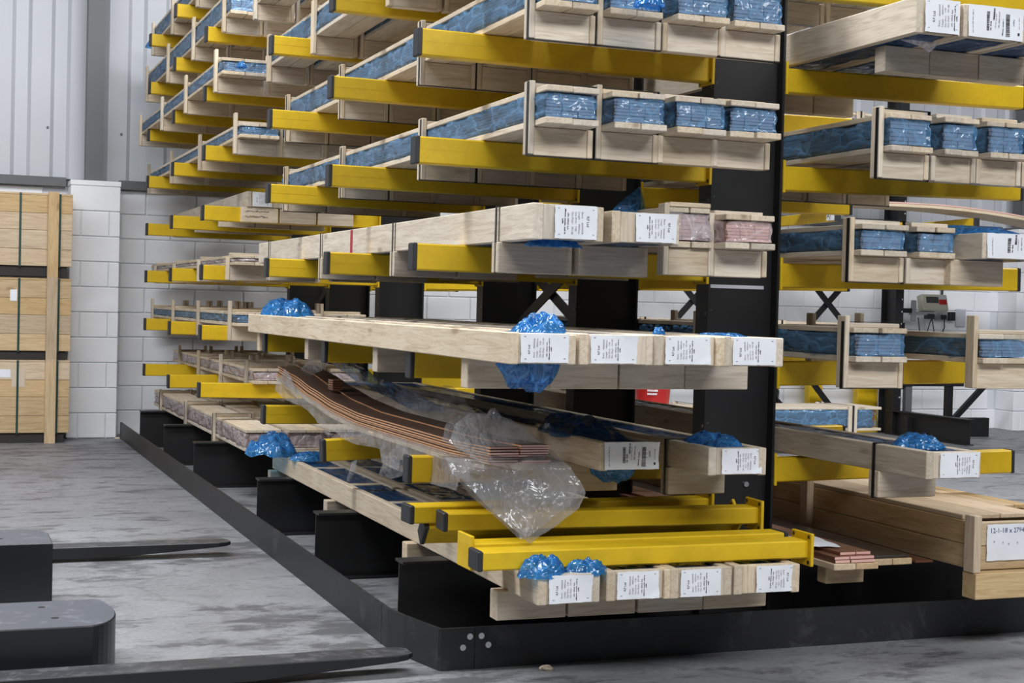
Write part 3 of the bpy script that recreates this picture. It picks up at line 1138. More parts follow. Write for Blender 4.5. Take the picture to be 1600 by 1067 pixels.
# --- near bay, right side
NR = 'near right bay'
boxed_pack('framed crate with plain white label, fifth arm level, near right bay', GB, 1.612, ZL[5], -0.845, 3.2, (-0.56, 0.6, 1.9, 3.0),
           w=0.196, hp=0.13, seed=0, paper=0, skid_w=0.205, skx=0.055, film=DARKFILM, pw=0.15)
boxed_pack('framed crate with barcode label, fifth arm level, near right bay', GB, 1.812, ZL[5], -0.855, 3.2, (-0.56, 0.6, 1.9, 3.0),
           w=0.255, hp=0.12, seed=1, paper=1, skid_w=0.225, skx=0.06)
boxed_pack('framed crate at the right edge, fifth arm level, near right bay', GB, 2.070, ZL[5], -0.855, 3.2, (-0.56, 0.6, 1.9, 3.0),
           w=0.24, hp=0.12, seed=2, paper=0, skid_w=0.215, skx=0.03)
for i, x in enumerate((1.665, 1.905, 2.118, 2.335)):
    open_pack(lab(SL, i, 4, NR), GA, x, ZL[4], -0.62, 3.3, (-0.54, 0.66, 1.97, 3.2), wb=(0.19, 0.165, 0.17, 0.19)[i], seed=i, hb=0.10, cols=2, rows=6, tall=(i == 0))
for i, x in enumerate((1.565, 1.82)):
    open_pack(lab(SL, i, 3, NR), GA, x, ZL[3], -0.60, 3.3, (-0.52, 0.66, 1.97, 3.2), wb=(0.205, 0.17)[i], seed=i + 1, hb=0.075, cols=2, rows=3, tall=(i == 0))
boxed_pack('framed crate with barcode label, third arm level, near right bay', GB, 2.035, ZL[3], -0.72, 3.2, (-0.55, 0.6, 1.9, 3.0),
           w=0.30, hp=0.098, seed=1, paper=1, skid_w=0.25, skx=-0.03)
open_pack('single slatted crate with black straps against the nearest upright, second arm level, near right bay', GA, 1.535, ZL[2], -0.63, 3.3,
          (-0.55, 0.60, 1.97, 3.2), wb=0.225, seed=2, hb=0.085, cols=2, rows=6, rise=0.03)
open_pack('slatted crate with brown end posts at right edge, second arm level, near right bay', GA, 2.125, ZL[2], -0.60, 3.3,
          (-0.55, 0.60, 1.97, 3.2), wb=0.24, seed=1, hb=0.07, cols=2, rows=5, strap=False, rise=0.05)
boxed_pack('framed crate with strap and white label, first arm level, near right bay', GB, 1.655, ZL[1] - 0.01, -0.93, 3.2, (-0.62, 0.6, 1.9, 3.0),
           w=0.245, hp=0.10, seed=3, paper=0, flip=True, straps=(-0.62,), skid_w=0.262, skx=0.0, pw=0.17)


for i, x in enumerate((1.60, 1.86, 2.12)):
    open_pack(lab(SL, i, 6, NR), GA, x, ZL[6], 0.10, 3.6, (0.55, 1.9, 3.2), seed=i, hb=0.09, strap=False)


# heavy crate with the handwritten sheet
def heavy_crate(x, w, y0, y1, z, h, label, posts, paper=False):
    T = empty('plank_crate', (x, y0, z), label, 'crate', 'heavy plank crates')
    L = y1 - y0
    for xx in (0, w - 0.03):
        for j in range(2):
            box('side_plank', (xx, 0.02, j * h / 2 + 0.001), (xx + 0.03, L, (j + 1) * h / 2 - 0.001), CY, T)
    for j in range(2):
        box('end_plank', (0.03, 0.022, j * h / 2 + 0.001), (w - 0.031, 0.052, (j + 1) * h / 2 - 0.001), CX, T)
    n = max(2, int(w / 0.14))
    for j in range(n):
        box('lid_board', (0.002 + j * w / n, 0.1, h), ((j + 1) * w / n - 0.002, L, h + 0.018), CY, T)
    for py in posts:
        yl = py - y0
        box('post', (-0.035, yl - 0.03, -0.002), (-0.001, yl + 0.03, h + 0.03), CZ, T)
        box('post', (w + 0.001, yl - 0.03, -0.002), (w + 0.035, yl + 0.03, h + 0.03), CZ, T)
        box('skid', (-0.03, yl - 0.04, -0.1), (w + 0.03, yl + 0.04, -0.003), CX, T)
    if paper:
        paper_label(T, (0.052, 0.022, 0.035), 0.24, 0.138, 2, False, 0)
    return T


heavy_crate(2.02, 0.36, -0.77, 2.9, 0.308, 0.182, 'heavy plank crate with handwritten sheet on its end', (-0.76, 0.385, 1.6, 2.8), True)
heavy_crate(2.415, 0.15, -0.5, 2.9, 0.308, 0.175, 'brown plank crate with rough top beside the handwritten crate', (1.4, 2.6))
boxed_pack('pale framed crate with black strap, outermost on the right bottom level', GB, 2.64, ZL[0], -0.5, 3.0, (0.4, 1.6, 2.7),
           w=0.16, hp=0.145, seed=2, straps=(0.62,), skid_w=0.165, film=PINKFILM)

# flat bars on boards
T = empty('flat_bar_stack', (1.49, -0.62, 0.308), 'short stack of flat copper bars on boards inside the kerb', 'metal bars')
for i, (a, b, y0) in enumerate(((0.0, 0.095, 0.0), (0.098, 0.195, 0.0), (0.21, 0.30, 0.06), (0.303, 0.39, 0.06))):
    box('board', (a, y0, -0.002), (b, 3.6, 0.022), CY, T)
for i, (a, b, z, y0) in enumerate(((0.01, 0.075, 0.024, 0.0), (0.01, 0.075, 0.036, 0.004), (0.078, 0.185, 0.024, -0.002), (0.078, 0.185, 0.036, 0.006), (0.05, 0.118, 0.048, 0.03), (0.12, 0.185, 0.048, 0.03))):
    o = box('copper_bar', (a, y0 + 0.01, z), (b, 3.4, z + 0.011), COPPER, T, 0.001)
    box('sawn_end', (a + 0.001, y0 + 0.0095, z + 0.0008), (b - 0.001, y0 + 0.0105, z + 0.0102), COPPER_END, T, 0)
box('skid', (0.03, 0.10, -0.07), (0.20, 0.16, -0.003), CX, T)
box('skid', (0.03, 1.2, -0.07), (0.38, 1.26, -0.003), CX, T)
box('copper_bar', (0.40, 0.05, 0.004), (0.48, 3.4, 0.012), COPPER, T, 0.001)
bm = bmesh.new()
for (lo, hi) in (((0.22, 0.07, 0.0235), (0.385, 3.3, 0.034)),):
    add_box(bm, lo, hi, 0.003)
obj('dark_bar', mesh_of(bm, 'dark_bar', plain('oiled_bar', (0.05, 0.04, 0.035), 0.25)), T)
film_patch('paper_scrap', [(1.42, -0.45, 0.375), (1.60, -0.50, 0.372), (1.64, -0.25, 0.374), (1.47, -0.2, 0.376)], PAPER, None, (0, 0, 0.01), 0.003,
           label='loose white paper scrap lying on the flat copper bars', cat='paper')

# ------------------------------------------------------------------ bent copper strips in clear film
prof = [(-0.66, 0.706), (-0.2, 0.694), (0.42, 0.694), (1.0, 0.694), (1.46, 0.714), (1.9, 0.752), (2.3, 0.795), (2.72, 0.826)]


def zb(y):
    y = min(max(y, prof[0][0]), prof[-1][0])
    for (a, za), (b, zbv) in zip(prof, prof[1:]):
        if y <= b:
            t = (y - a) / (b - a)
            t = t * t * (3 - 2 * t) * 0.4 + t * 0.6
            return za + (zbv - za) * t
    return prof[-1][1]


T = empty('copper_strip_bundle', (0.21, -0.66, 0.70), 'bent bundle of bare copper strips wrapped in torn clear film', 'metal strips')


def tl(o):
    o.parent = T
    o.location = -T.location
    return o


def strip(x0, x1, dz, t, y0, y1, mats, name):
    bm = bmesh.new()
    n = 40
    rows = []
    for i in range(n + 1):
        y = y0 + (y1 - y0) * i / n
        z = zb(y) + dz
        rows.append([bm.verts.new((x0, y, z)), bm.verts.new((x1, y, z)), bm.verts.new((x1, y, z + t)), bm.verts.new((x0, y, z + t))])
    for i in range(n):
        for k in range(4):
            bm.faces.new((rows[i][k], rows[i][(k + 1) % 4], rows[i + 1][(k + 1) % 4], rows[i + 1][k]))
    f = bm.faces.new(rows[0][::-1])
    f.material_index = len(mats) - 1
    bm.faces.new(rows[-1])
    bmesh.ops.recalc_face_normals(bm, faces=bm.faces[:])
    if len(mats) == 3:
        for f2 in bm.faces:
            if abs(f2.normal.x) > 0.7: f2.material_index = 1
    return tl(obj(name, mesh_of(bm, name, *mats)))


rr = random.Random(11)
strip(0.10, 0.325, 0.0, 0.016, -0.60, 2.7, (WY,), 'support_board')
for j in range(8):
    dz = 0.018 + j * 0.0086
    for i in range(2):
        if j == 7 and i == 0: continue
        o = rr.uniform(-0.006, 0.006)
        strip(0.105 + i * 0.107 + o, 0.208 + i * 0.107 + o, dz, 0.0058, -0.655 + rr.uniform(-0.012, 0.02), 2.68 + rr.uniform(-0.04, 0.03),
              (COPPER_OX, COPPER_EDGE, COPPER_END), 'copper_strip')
for j in range(5):
    y = 1.72
    tl(box('copper_offcut', (0.165, y, zb(y) + 0.092 + j * 0.0105), (0.215, y + 0.09, zb(y) + 0.1005 + j * 0.0105), COPPER, None, 0.001)).location += Vector((0.19, 1.765, zb(1.72) + 0.0965 + j * 0.0105))


def V3(*pts):
    return [Vector(p) for p in pts]


bag = V3((0.027, -0.720, 0.843), (0.116, -0.720, 0.881), (0.254, -0.720, 0.863), (0.304, -0.720, 0.813), (0.370, -0.720, 0.720), (0.427, -0.720, 0.630), (0.398, -0.720, 0.578), (0.310, -0.720, 0.518), (0.223, -0.720, 0.464), (0.144, -0.720, 0.535), (0.063, -0.720, 0.603), (-0.016, -0.720, 0.683), (-0.056, -0.720, 0.705), (-0.068, -0.720, 0.755), (0.030, -0.720, 0.748), (-0.023, -0.720, 0.799))
for p in bag:
    if p.z > 0.74: p.y += (p.z - 0.74) * 2.2
tl(film_patch('film_bag', bag, CLEARFILM, None, (0, -0.05, 0), 0.012, 16, 120, 1))
bag2 = [Vector((p.x, p.y + 0.07, p.z)) for p in bag]
tl(film_patch('film_bag', bag2, CLEARFILM, None, (0, 0.03, 0), 0.010, 10, 90, 2))
tent = V3((0.330, 1.649, 0.775), (0.330, 1.306, 0.840), (0.330, 1.000, 0.885), (0.330, 0.732, 0.876), (0.330, 0.488, 0.931), (0.330, 0.254, 0.886), (0.330, 0.094, 0.837), (0.330, 0.246, 0.772), (0.330, 0.610, 0.771), (0.330, 1.088, 0.776))
tl(film_patch('film_fold', tent, CLEARFILM, None, (0.03, 0, 0.01), 0.010, 10, 80, 3))
tent = V3((0.250, 0.028, 0.806), (0.250, -0.112, 0.858), (0.250, -0.307, 0.884), (0.250, -0.387, 0.856), (0.250, -0.247, 0.805), (0.250, -0.062, 0.770))
tl(film_patch('film_fold', tent, CLEARFILM, None, (-0.02, -0.02, 0.02), 0.012, 8, 60, 4))
tent = V3((0.200, 2.715, 0.848), (0.200, 2.366, 0.951), (0.200, 2.051, 0.987), (0.200, 1.943, 0.956), (0.200, 2.123, 0.896), (0.200, 2.546, 0.840))
tl(film_patch('film_fold', tent, CLEARFILM, None, (0.0, -0.02, 0.02), 0.008, 8, 60, 5))
tent = V3((0.090, 2.567, 0.838), (0.090, 2.464, 0.901), (0.090, 2.293, 0.866), (0.090, 2.184, 0.800), (0.090, 2.064, 0.749), (0.090, 2.389, 0.770))
tl(film_patch('film_fold', tent, CLEARFILM, None, (-0.015, -0.01, 0), 0.008, 8, 60, 6))
# film skirt hanging along the left side of the strips
bm = bmesh.new()
rows = []
for i in range(101):
    y = -0.5 + 3.15 * i / 100
    r = []
    drop = 0.05 + 0.035 * nz(y * 2.3, 3, 1) + (0.05 if -0.4 < y < -0.05 or 0.35 < y < 0.6 else 0)
    for k in range(7):
        f = k / 6
        r.append(bm.verts.new((0.097 - 0.012 * nz(y * 7, f * 2, 4) - 0.012 * f, y, zb(y) + 0.030 - f * (drop + 0.03))))
    rows.append(r)
for i in range(100):
    for k in range(6):
        bm.faces.new((rows[i][k], rows[i + 1][k], rows[i + 1][k + 1], rows[i][k + 1]))
tl(obj('film_skirt', mesh_of(bm, 'film_skirt', CLEARFILM, smooth=True)))
hang = V3((0.100, 0.681, 0.538), (0.100, 0.565, 0.630), (0.100, 0.398, 0.694), (0.100, 0.242, 0.694), (0.100, 0.284, 0.583), (0.100, 0.475, 0.546))
tl(film_patch('film_fold', hang, CLEARFILM, None, (-0.01, -0.01, 0), 0.008, 8, 60, 7))
hang = V3((0.120, 1.259, 0.442), (0.120, 1.189, 0.538), (0.120, 1.081, 0.560), (0.120, 1.099, 0.510), (0.120, 1.203, 0.449))
tl(film_patch('film_fold', hang, CLEARFILM, None, (-0.01, -0.01, 0), 0.005, 6, 40, 8))
film_patch('film_sheet', V3((0.480, 3.019, 0.912), (0.480, 2.612, 0.950), (0.480, 2.309, 0.929), (0.480, 2.010, 0.858), (0.480, 1.480, 0.838), (0.480, 0.905, 0.795), (0.480, 1.473, 0.753), (0.480, 2.029, 0.804), (0.480, 2.403, 0.829)), DARKFILM, None,
           (-0.05, -0.02, 0.05), 0.012, label='dark blue film sheet draped behind the bent copper strips', cat='plastic film')

# ------------------------------------------------------------------ spare arms lying on the bottom crates
ZT = 0.3055 + 0.100


def spare_arm(tip, root, roll, label):
    """tip and root: arm axis end points"""
    tip, root = Vector(tip), Vector(root)
    d = (root - tip).normalized()          # local +X
    y = Zu.cross(d).normalized()
    z = d.cross(y)
    Mx = Matrix((d, y, z)).transposed() @ Matrix.Rotation(roll, 3, 'X')
    a = arm_at(root, Mx.to_euler(), None, 'yellow_beam')
    return tag(a, label, 'steel beam', 'spare yellow arms on the bottom crates')


spare_arm((-0.004, -0.822, ZT + 0.033), (1.212, -0.842, ZT + 0.034), math.pi / 2, 'yellow spare arm lying frontmost, directly above the paper labels')
spare_arm((1.23, -0.655, ZT + 0.033), (0.014, -0.672, ZT + 0.036), math.pi / 2, 'yellow spare arm turned round, its bolt plate at left end')
spare_arm((0.000, -0.250, ZT + 0.046), (1.215, -0.34, ZT + 0.050), math.pi / 4, 'yellow spare arm lowest at the back, lying on its edge')
spare_arm((0.022, -0.400, ZT + 0.098), (1.235, -0.470, ZT + 0.099), math.pi / 2, 'yellow spare arm on top, near the hanging tip of clear film')
spare_arm((-0.062, -0.275, ZT + 0.108), (1.150, -0.235, ZT + 0.105), math.pi / 2, 'yellow spare arm farthest back on top of the pile')

# ------------------------------------------------------------------ loose blue film
def lump(c, size, seed, label, mat=None, rot=0.0, rough=1.0):
    return film_lump('film_lump', c, size, seed, mat or BLUEBLOB, None, 4, label, 'plastic film', rough, rot)


lump((0.155, -0.93, 1.185), (0.085, 0.12, 0.060), 1, 'crumpled blue film bulging over the leftmost second-level label')
lump((0.13, 2.60, 1.205), (0.15, 0.16, 0.072), 2, 'crumpled blue film at far end of the second-level crates')
lump((0.085, -1.03, 1.05), (0.095, 0.07, -0.062), 3, 'blue film pouch hanging below the leftmost second-level label')
lump((0.11, 2.86, 0.45), (0.14, 0.20, 0.085), 4, 'bright blue film lump at far end of the bottom crates')
lump((0.20, -0.91, 0.415), (0.085, 0.05, 0.050), 5, 'blue green film lump under the frontmost spare arm, left')
lump((0.355, -0.90, 0.412), (0.075, 0.05, 0.036), 6, 'small blue film lump under the frontmost spare arm, right')
lump((0.97, -0.60, 0.795), (0.09, 0.12, 0.035), 7, 'blue film ridge on crate with black strap at nearest upright')
lump((0.62, -0.20, 0.81), (0.12, 0.28, 0.05), 8, 'dark blue film hump behind the barcode crate', DARKFILM)
lump((0.615, -0.54, 0.68), (0.085, 0.06, -0.042), 9, 'teal film pouch hanging below the barcode label')
lump((1.78, -0.70, 0.79), (0.09, 0.10, 0.036), 10, 'blue film lump on right crate of the first arm level')
lump((2.18, -0.40, 1.595), (0.22, 0.25, 0.03), 11, 'blue film spread over the barcode crate at right edge')
lump((0.92, -0.50, 1.535), (0.052, 0.12, 0.042), 12, 'clear bag end bulging beside the pink copper bars', PINKFILM)
lump((0.545, -1.0, 1.187), (0.02, 0.02, 0.018), 14, 'small blue film tuft between second-level labels')
lump((0.80, -0.95, 1.178), (0.10, 0.05, 0.010), 15, 'thin blue film lip above the rightmost second-level label')
lump((0.33, -0.62, 1.475), (0.10, 0.05, 0.022), 16, 'blue film showing under the long crate with red mark')
lump((0.10, 3.9, 2.70), (0.03, 0.05, 0.03), 18, 'small blue film tail beside a sixth-level batten')
lump((0.10, 8.05, 3.47), (0.05, 0.1, 0.06), 20, 'blue film end hanging at top left of the rack')
lump((0.60, -0.75, 2.31), (0.055, 0.05, 0.055), 21, 'bunched blue film on the fifth-level crate ends')
lump((0.33, 3.3, 1.60), (0.06, 0.1, 0.03), 22, 'blue film lump behind the long crate with red mark')
lump((0.25, 2.5, 0.425), (0.10, 0.1, 0.03), 23, 'small blue film heap between bottom crates at far end')
film_patch('film_sheet', [Vector((0.655, -0.30, 1.588)), Vector((0.70, -0.32, 1.64)), Vector((0.803, -0.30, 1.716)), Vector((0.84, -0.26, 1.66)), Vector((0.862, -0.24, 1.60)), Vector((0.76, -0.30, 1.59))],
           BLUEBLOB, None, (0, -0.03, 0), 0.006, label='pointed scrap of blue film standing above a third-level label', cat='plastic film')
film_patch('film_sheet', V3((1.655, -0.700, 2.272), (1.715, -0.700, 2.311), (1.852, -0.700, 2.299), (1.808, -0.700, 2.262), (1.781, -0.700, 2.234), (1.734, -0.700, 2.256)), PINKFILM, None, (0, -0.015, 0), 0.006,
           label='clear film flap under the right crate with plain label', cat='plastic film')
film_patch('dark_cloth', [(1.565, 0.10, 0.985), (1.66, 0.11, 0.985), (1.675, 0.10, 0.93), (1.67, 0.09, 0.885), (1.62, 0.10, 0.90), (1.57, 0.10, 0.905)], STRAP, None, (0, -0.03, 0), 0.015,
           label='black film hanging beside the nearest upright', cat='plastic film')
# red mark, pencil tag
for s_ in (0,):
    o = box('paint_mark', (0.2035, 1.56, ZL[3] + 0.002), (0.2046, 1.60, ZL[3] + 0.12), REDMARK, None, 0)
    tag(o, 'red paint stroke on the long third-level crate', 'paint mark')
o = box('shelf_tag', (1.245, -0.0375, 1.352), (1.50, -0.034, 1.366), LGREY, None, 0)
tag(o, 'pale strip tag on the nearest upright', 'tag')

# ------------------------------------------------------------------ crate stack by the wall
def big_crate(z0, z1, label, papers=(), dark=False):
    x1, y0 = -0.552, 7.9
    T = empty('wooden_crate', (-1.3, y0 + 0.28, z0), label, 'crate', 'wooden crates stacked by the wall')
    x0 = -2.1
    w = x1 - x0
    ox, oy = x0 + 1.3, -0.28
    n = 4
    h = z1 - z0
    hs = [0.24, 0.27, 0.24, 0.25]
    acc = 0
    for j in range(n):
        a, b = z0 + acc * h, z0 + (acc + hs[j]) * h
        acc += hs[j]
        box('front_board', (ox, oy, a - z0 + 0.001), (ox + w, oy + 0.02, b - z0 - 0.001), CX, T)
        box('side_board', (ox + w - 0.02, oy + 0.021, a - z0 + 0.001), (ox + w, oy + 0.34, b - z0 - 0.001), CY, T)
        box('back_board', (ox, oy + 0.341, a - z0 + 0.001), (ox + w, oy + 0.361, b - z0 - 0.001), CX, T)
    for j in range(3):
        box('lid_board', (ox, oy + j * 0.12 + 0.001, h), (ox + w, oy + j * 0.12 + 0.118, h + 0.018), CX, T)
    for px in (-0.754, -1.95):
        box('post', (px + 1.3, oy - 0.042, -0.095), (px + 1.3 + 0.088, oy - 0.001, h + 0.03), CZ, T)
    for sx in (-0.975, -0.655):
        obj('strap', strap_loop_yz(0.365, h + 0.02, GREENSTRAP), T, (sx + 1.3, oy + 0.18, h / 2 + 0.004))
    for by in (0.02, 0.26):
        box('bearer', (ox + 0.05, oy + by, -0.088), (ox + w - 0.04, oy + by + 0.07, -0.001), plain_dark, T)
    for (px, pz, pw, ph, m) in papers:
        box('paper_label', (px + 1.3, oy - 0.003, pz - z0), (px + pw + 1.3, oy - 0.0005, pz + ph - z0), m, T, 0)
    return T


_yz = {}


def strap_loop_yz(w, h, mat):
    key = (w, h)
    if key not in _yz:
        bm = bmesh.new()
        a, b, t = w / 2, h / 2, 0.002
        add_box(bm, (-0.009, -a - t, -b), (0.009, -a, b))
        add_box(bm, (-0.009, a, -b), (0.009, a + t, b))
        add_box(bm, (-0.009, -a - t, b), (0.009, a + t, b + t))
        add_box(bm, (-0.009, -a - t, -b - t), (0.009, a + t, -b))
        _yz[key] = mesh_of(bm, 'strap', mat)
    return _yz[key]


plain_dark = plain('dark_bearer', (0.03, 0.027, 0.025), 0.8)
PAPER2 = plain('buff_paper', (0.62, 0.52, 0.40), 0.8)
big_crate(0.085, 0.685, 'bottom wooden crate of the stack, with two paper labels', ((-1.20, 0.555, 0.169, 0.069, PAPER), (-1.022, 0.475, 0.105, 0.15, PAPER2)))
big_crate(0.78, 1.378, 'middle wooden crate of the stack, with a small tag', ((-1.046, 1.20, 0.055, 0.095, PAPER),))
big_crate(1.498, 2.096, 'top wooden crate of the stack beside the white pier')

# ------------------------------------------------------------------ truck with forks and straddle legs
truck = empty('fork_truck', (-2.3, 0.05, 0), 'dark grey fork truck with two long forks beside the rack', 'fork truck')


def trl(o):
    o.parent = truck
    o.location = Vector(o.location) - truck.location
    return o


def fork_mesh(L, w=0.135):
    """tip at origin pointing +X, runs to -X"""
    bm = bmesh.new()
    st = [(0.0, 0.016, 0.55), (-0.02, 0.019, 0.85), (-0.06, 0.022, 1.0), (-0.55, 0.056, 1.0), (-L, 0.062, 1.0)]
    rows = []
    for x, t, k in st:
        a = w / 2 * k
        rows.append([bm.verts.new((x, -a, -t)), bm.verts.new((x, a, -t)), bm.verts.new((x, a, 0)), bm.verts.new((x, -a, 0))])
    for i in range(len(rows) - 1):
        for k in range(4):
            bm.faces.new((rows[i][k], rows[i][(k + 1) % 4], rows[i + 1][(k + 1) % 4], rows[i + 1][k]))
    bm.faces.new(rows[0]); bm.faces.new(rows[-1])
    bmesh.ops.recalc_face_normals(bm, faces=bm.faces[:])
    for f in bm.faces:
        f.material_index = 1 if f.normal.z > 0.7 else 0
    bmesh.ops.bevel(bm, geom=[e for e in bm.edges if e.calc_face_angle(0) > 0.6], offset=0.003, segments=1, affect='EDGES')
    return mesh_of(bm, 'fork', plain('fork_side', (0.009, 0.009, 0.010), 0.45), FORK)


fm = fork_mesh(2.2)
trl(obj('fork', fm, None, (-0.106, -0.475, 0.072)))
trl(obj('fork', fm, None, (-0.267, 2.00, 0.072)))


def leg(pts, top, name):
    bm = bmesh.new()
    lo = [bm.verts.new((x, y, 0.012)) for x, y in pts]
    hi = [bm.verts.new((x, y, top)) for x, y in pts]
    n = len(pts)
    for i in range(n):
        bm.faces.new((lo[i], lo[(i + 1) % n], hi[(i + 1) % n], hi[i]))
    f = bm.faces.new(hi)
    f.material_index = 1
    bm.faces.new(lo[::-1])
    bmesh.ops.recalc_face_normals(bm, faces=bm.faces[:])
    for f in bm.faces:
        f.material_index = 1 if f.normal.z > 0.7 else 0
    bmesh.ops.bevel(bm, geom=[e for e in bm.edges if abs(e.verts[0].co.z - top) < 1e-5 and abs(e.verts[1].co.z - top) < 1e-5], offset=0.004, segments=1, affect='EDGES')
    for (hx, hy) in ((-1.28, 0.02), (-1.25, -0.17)) if name == 'leg' else ((-1.385, 0.93),):
        add_cyl(bm, (hx, hy, top - 0.001), (0, 0, 1), 0.013, 0.0016, 14, 2)
    return trl(obj('straddle_leg', mesh_of(bm, 'straddle_leg', TRUCK, TRUCKTOP, BLACK)))


pts = [(-2.4, 0.125), (-1.075, 0.125)]
for k in range(1, 10):
    pts.append((-1.075 + 0.028 * math.sin(math.pi / 2 * k / 9), 0.125 - 0.22 * k / 9))
for k in range(1, 10):
    a = math.pi / 2 * k / 9
    pts.append((-1.16 + 0.113 * math.cos(a), -0.095 - 0.225 * math.sin(a)))
pts.append((-2.4, -0.32))
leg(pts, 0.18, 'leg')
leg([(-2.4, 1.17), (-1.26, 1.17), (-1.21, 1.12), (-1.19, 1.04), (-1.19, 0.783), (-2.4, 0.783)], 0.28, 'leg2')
trl(box('chassis', (-2.9, -0.4, 0.05), (-2.4, 1.2, 0.9), TRUCK, None, 0.02))
trl(box('fork_carriage', (-2.42, -0.56, 0.02), (-2.25, 2.08, 0.072), TRUCK, None, 0.01))
for y in (-0.1, 0.97):
    bm = bmesh.new()
    add_cyl(bm, (0, -0.06, 0), (0, 1, 0), 0.075, 0.12, 20)
    trl(obj('load_wheel', mesh_of(bm, 'load_wheel', BLACK), None, (-1.45, y, 0.075)))

# ------------------------------------------------------------------ second rack along the back wall
R2X = (4.75, 6.32, 7.92)
R2Y = 8.12
rack2 = empty('wall_rack', (6.4, R2Y, 0), 'black rack with yellow arms standing along the back wall', 'rack')


def r2(o, v):
    o.parent = rack2
    o.location = Vector(v) - rack2.location
    return o


bm = bmesh.new()
ibeam(bm, 4.2, 0.26, 0.10)
bmesh.ops.rotate(bm, verts=bm.verts, matrix=Matrix.Rotation(math.pi / 2, 3, 'Y'))
bmesh.ops.rotate(bm, verts=bm.verts, matrix=Matrix.Rotation(math.pi / 2, 3, 'Z'))
bmesh.ops.translate(bm, verts=bm.verts, vec=(0, 0, 4.2))
for i in range(24):
    add_cyl(bm, (0.03, -0.131, 0.4 + i * 0.13), (0, -1, 0), 0.009, 0.002, 8, 1)
u2 = mesh_of(bm, 'upright', BLACK, LGREY)
bm = bmesh.new()
ibeam(bm, 1.35, 0.26, 0.10)
b2 = mesh_of(bm, 'base_beam', BLACK)
for x in R2X:
    r2(obj('upright', u2), (x, R2Y, 0))
    r2(obj('base_beam', b2, None, (0, 0, 0), (0, 0, -math.pi / 2)), (x, R2Y, 0.13))
    for zt in (1.10, 2.245, 3.02):
        a = obj('arm', AM[0], None, (0, 0, 0), (0, 0.01, math.pi / 2))
        r2(a, (x, R2Y - 0.13, zt - 0.062))
        obj('end_cap', AM[1], a)
        obj('end_plate', AM[2], a)
for (xa, za, xb, zb_) in ((R2X[1], 0.55, R2X[2], 2.2), (R2X[1], 2.2, R2X[2], 0.55), (R2X[0], 0.55, R2X[1], 2.2), (R2X[0], 2.2, R2X[1], 0.55),
                          (R2X[1], 0.55, R2X[2], 0.55), (R2X[0], 0.55, R2X[1], 0.55), (R2X[1], 0.55, 6.85, 0.05), (6.95, 0.55, 7.4, 0.05)):
    d = Vector((xb - xa, 0, zb_ - za))
    bm = bmesh.new()
    add_box(bm, (0, -0.004, -0.032), (d.length, 0.004, 0.032))
    o = obj('brace', mesh_of(bm, 'brace', BLACK), None, (0, 0, 0), (0, -math.atan2(d.z, d.x), 0))
    r2(o, (xa, R2Y + (0.02 if d.z > 0 else 0.0), za))

o = box('arm_tag', (-0.004, 0, 0), (0, 0.13, 0.085), PAPER, None, 0)
r2(o, (R2X[1] - 0.0345, 6.85, 2.196))
a = obj('printed_text', text_mesh('AJ', 0.07, INK), o, (-0.003, 0.055, -0.022), (math.pi / 2, 0, -math.pi / 2))
a['kind'] = 'stuff'

# black trestle beyond the second rack
T = empty('steel_trestle', (8.6, 8.0, 0), 'black steel trestle standing at the wall under the scale', 'trestle')
box('top_rail', (-0.62, -0.04, 0.52), (0.16, 0.04, 0.58), BLACK, T)
box('leg', (-0.05, -0.03, 0), (0.03, 0.03, 0.52), BLACK, T)
box('leg', (-0.58, -0.03, 0), (-0.50, 0.03, 0.52), GREYSTEEL, T)
box('foot_rail', (-0.75, -0.3, 0), (0.30, -0.22, 0.2), BLACK, T)
bm = bmesh.new()
add_box(bm, (0, -0.02, -0.03), (0.72, 0.02, 0.03))
obj('strut', mesh_of(bm, 'strut', BLACK), T, (0.02, 0, 0.12), (0, -0.75, 0))


# packs and boards on the second rack (lying along X)
def wall_pack(label, x0, x1, y, z, w=0.42, h=0.12, film_m=None, skid_h=0.0, frames=()):
    T = empty('slatted_crate', (x0, y, z), label, 'crate', 'crates on the wall rack')
    L = x1 - x0
    n = 3
    for i in range(n):
        a = -w / 2 + i * w / n
        box('bottom_board', (0, a + 0.002, 0), (L, a + w / n - 0.002, 0.024), WX, T)
        box('top_board', (0, a + 0.002, h + 0.026), (L, a + w / n - 0.002, h + 0.05), WX, T)
    b = obj('copper_bars', bar_mesh(w - 0.03, h - 0.012, round(L - 0.1, 2), 4, 6), T, (L - 0.06, 0, 0.025 + h / 2), (0, 0, math.pi / 2))
    b['kind'] = 'stuff'
    obj('film_wrap', film_sleeve(w - 0.012, h - 0.004, round(L - 0.08, 2), 1, film_m or BLUEFILM), T, (L - 0.05, 0, 0.025 + h / 2), (0, 0, math.pi / 2))
    for fx in frames:
        xl = fx - x0
        for yy in (-w / 2 - 0.022, w / 2 + 0.001):
            box('batten', (xl - 0.045, yy, -skid_h), (xl + 0.045, yy + 0.021, h + 0.06), WZ, T)
        obj('strap', strap_loop_yz(w + 0.05, h + 0.065 + skid_h, STRAP), T, (xl, 0, (h + 0.06 - skid_h) / 2))
        if skid_h > 0.02:
            box('skid', (xl - 0.04, -w / 2, -skid_h), (xl + 0.04, w / 2, -0.001), WY, T)
    return T


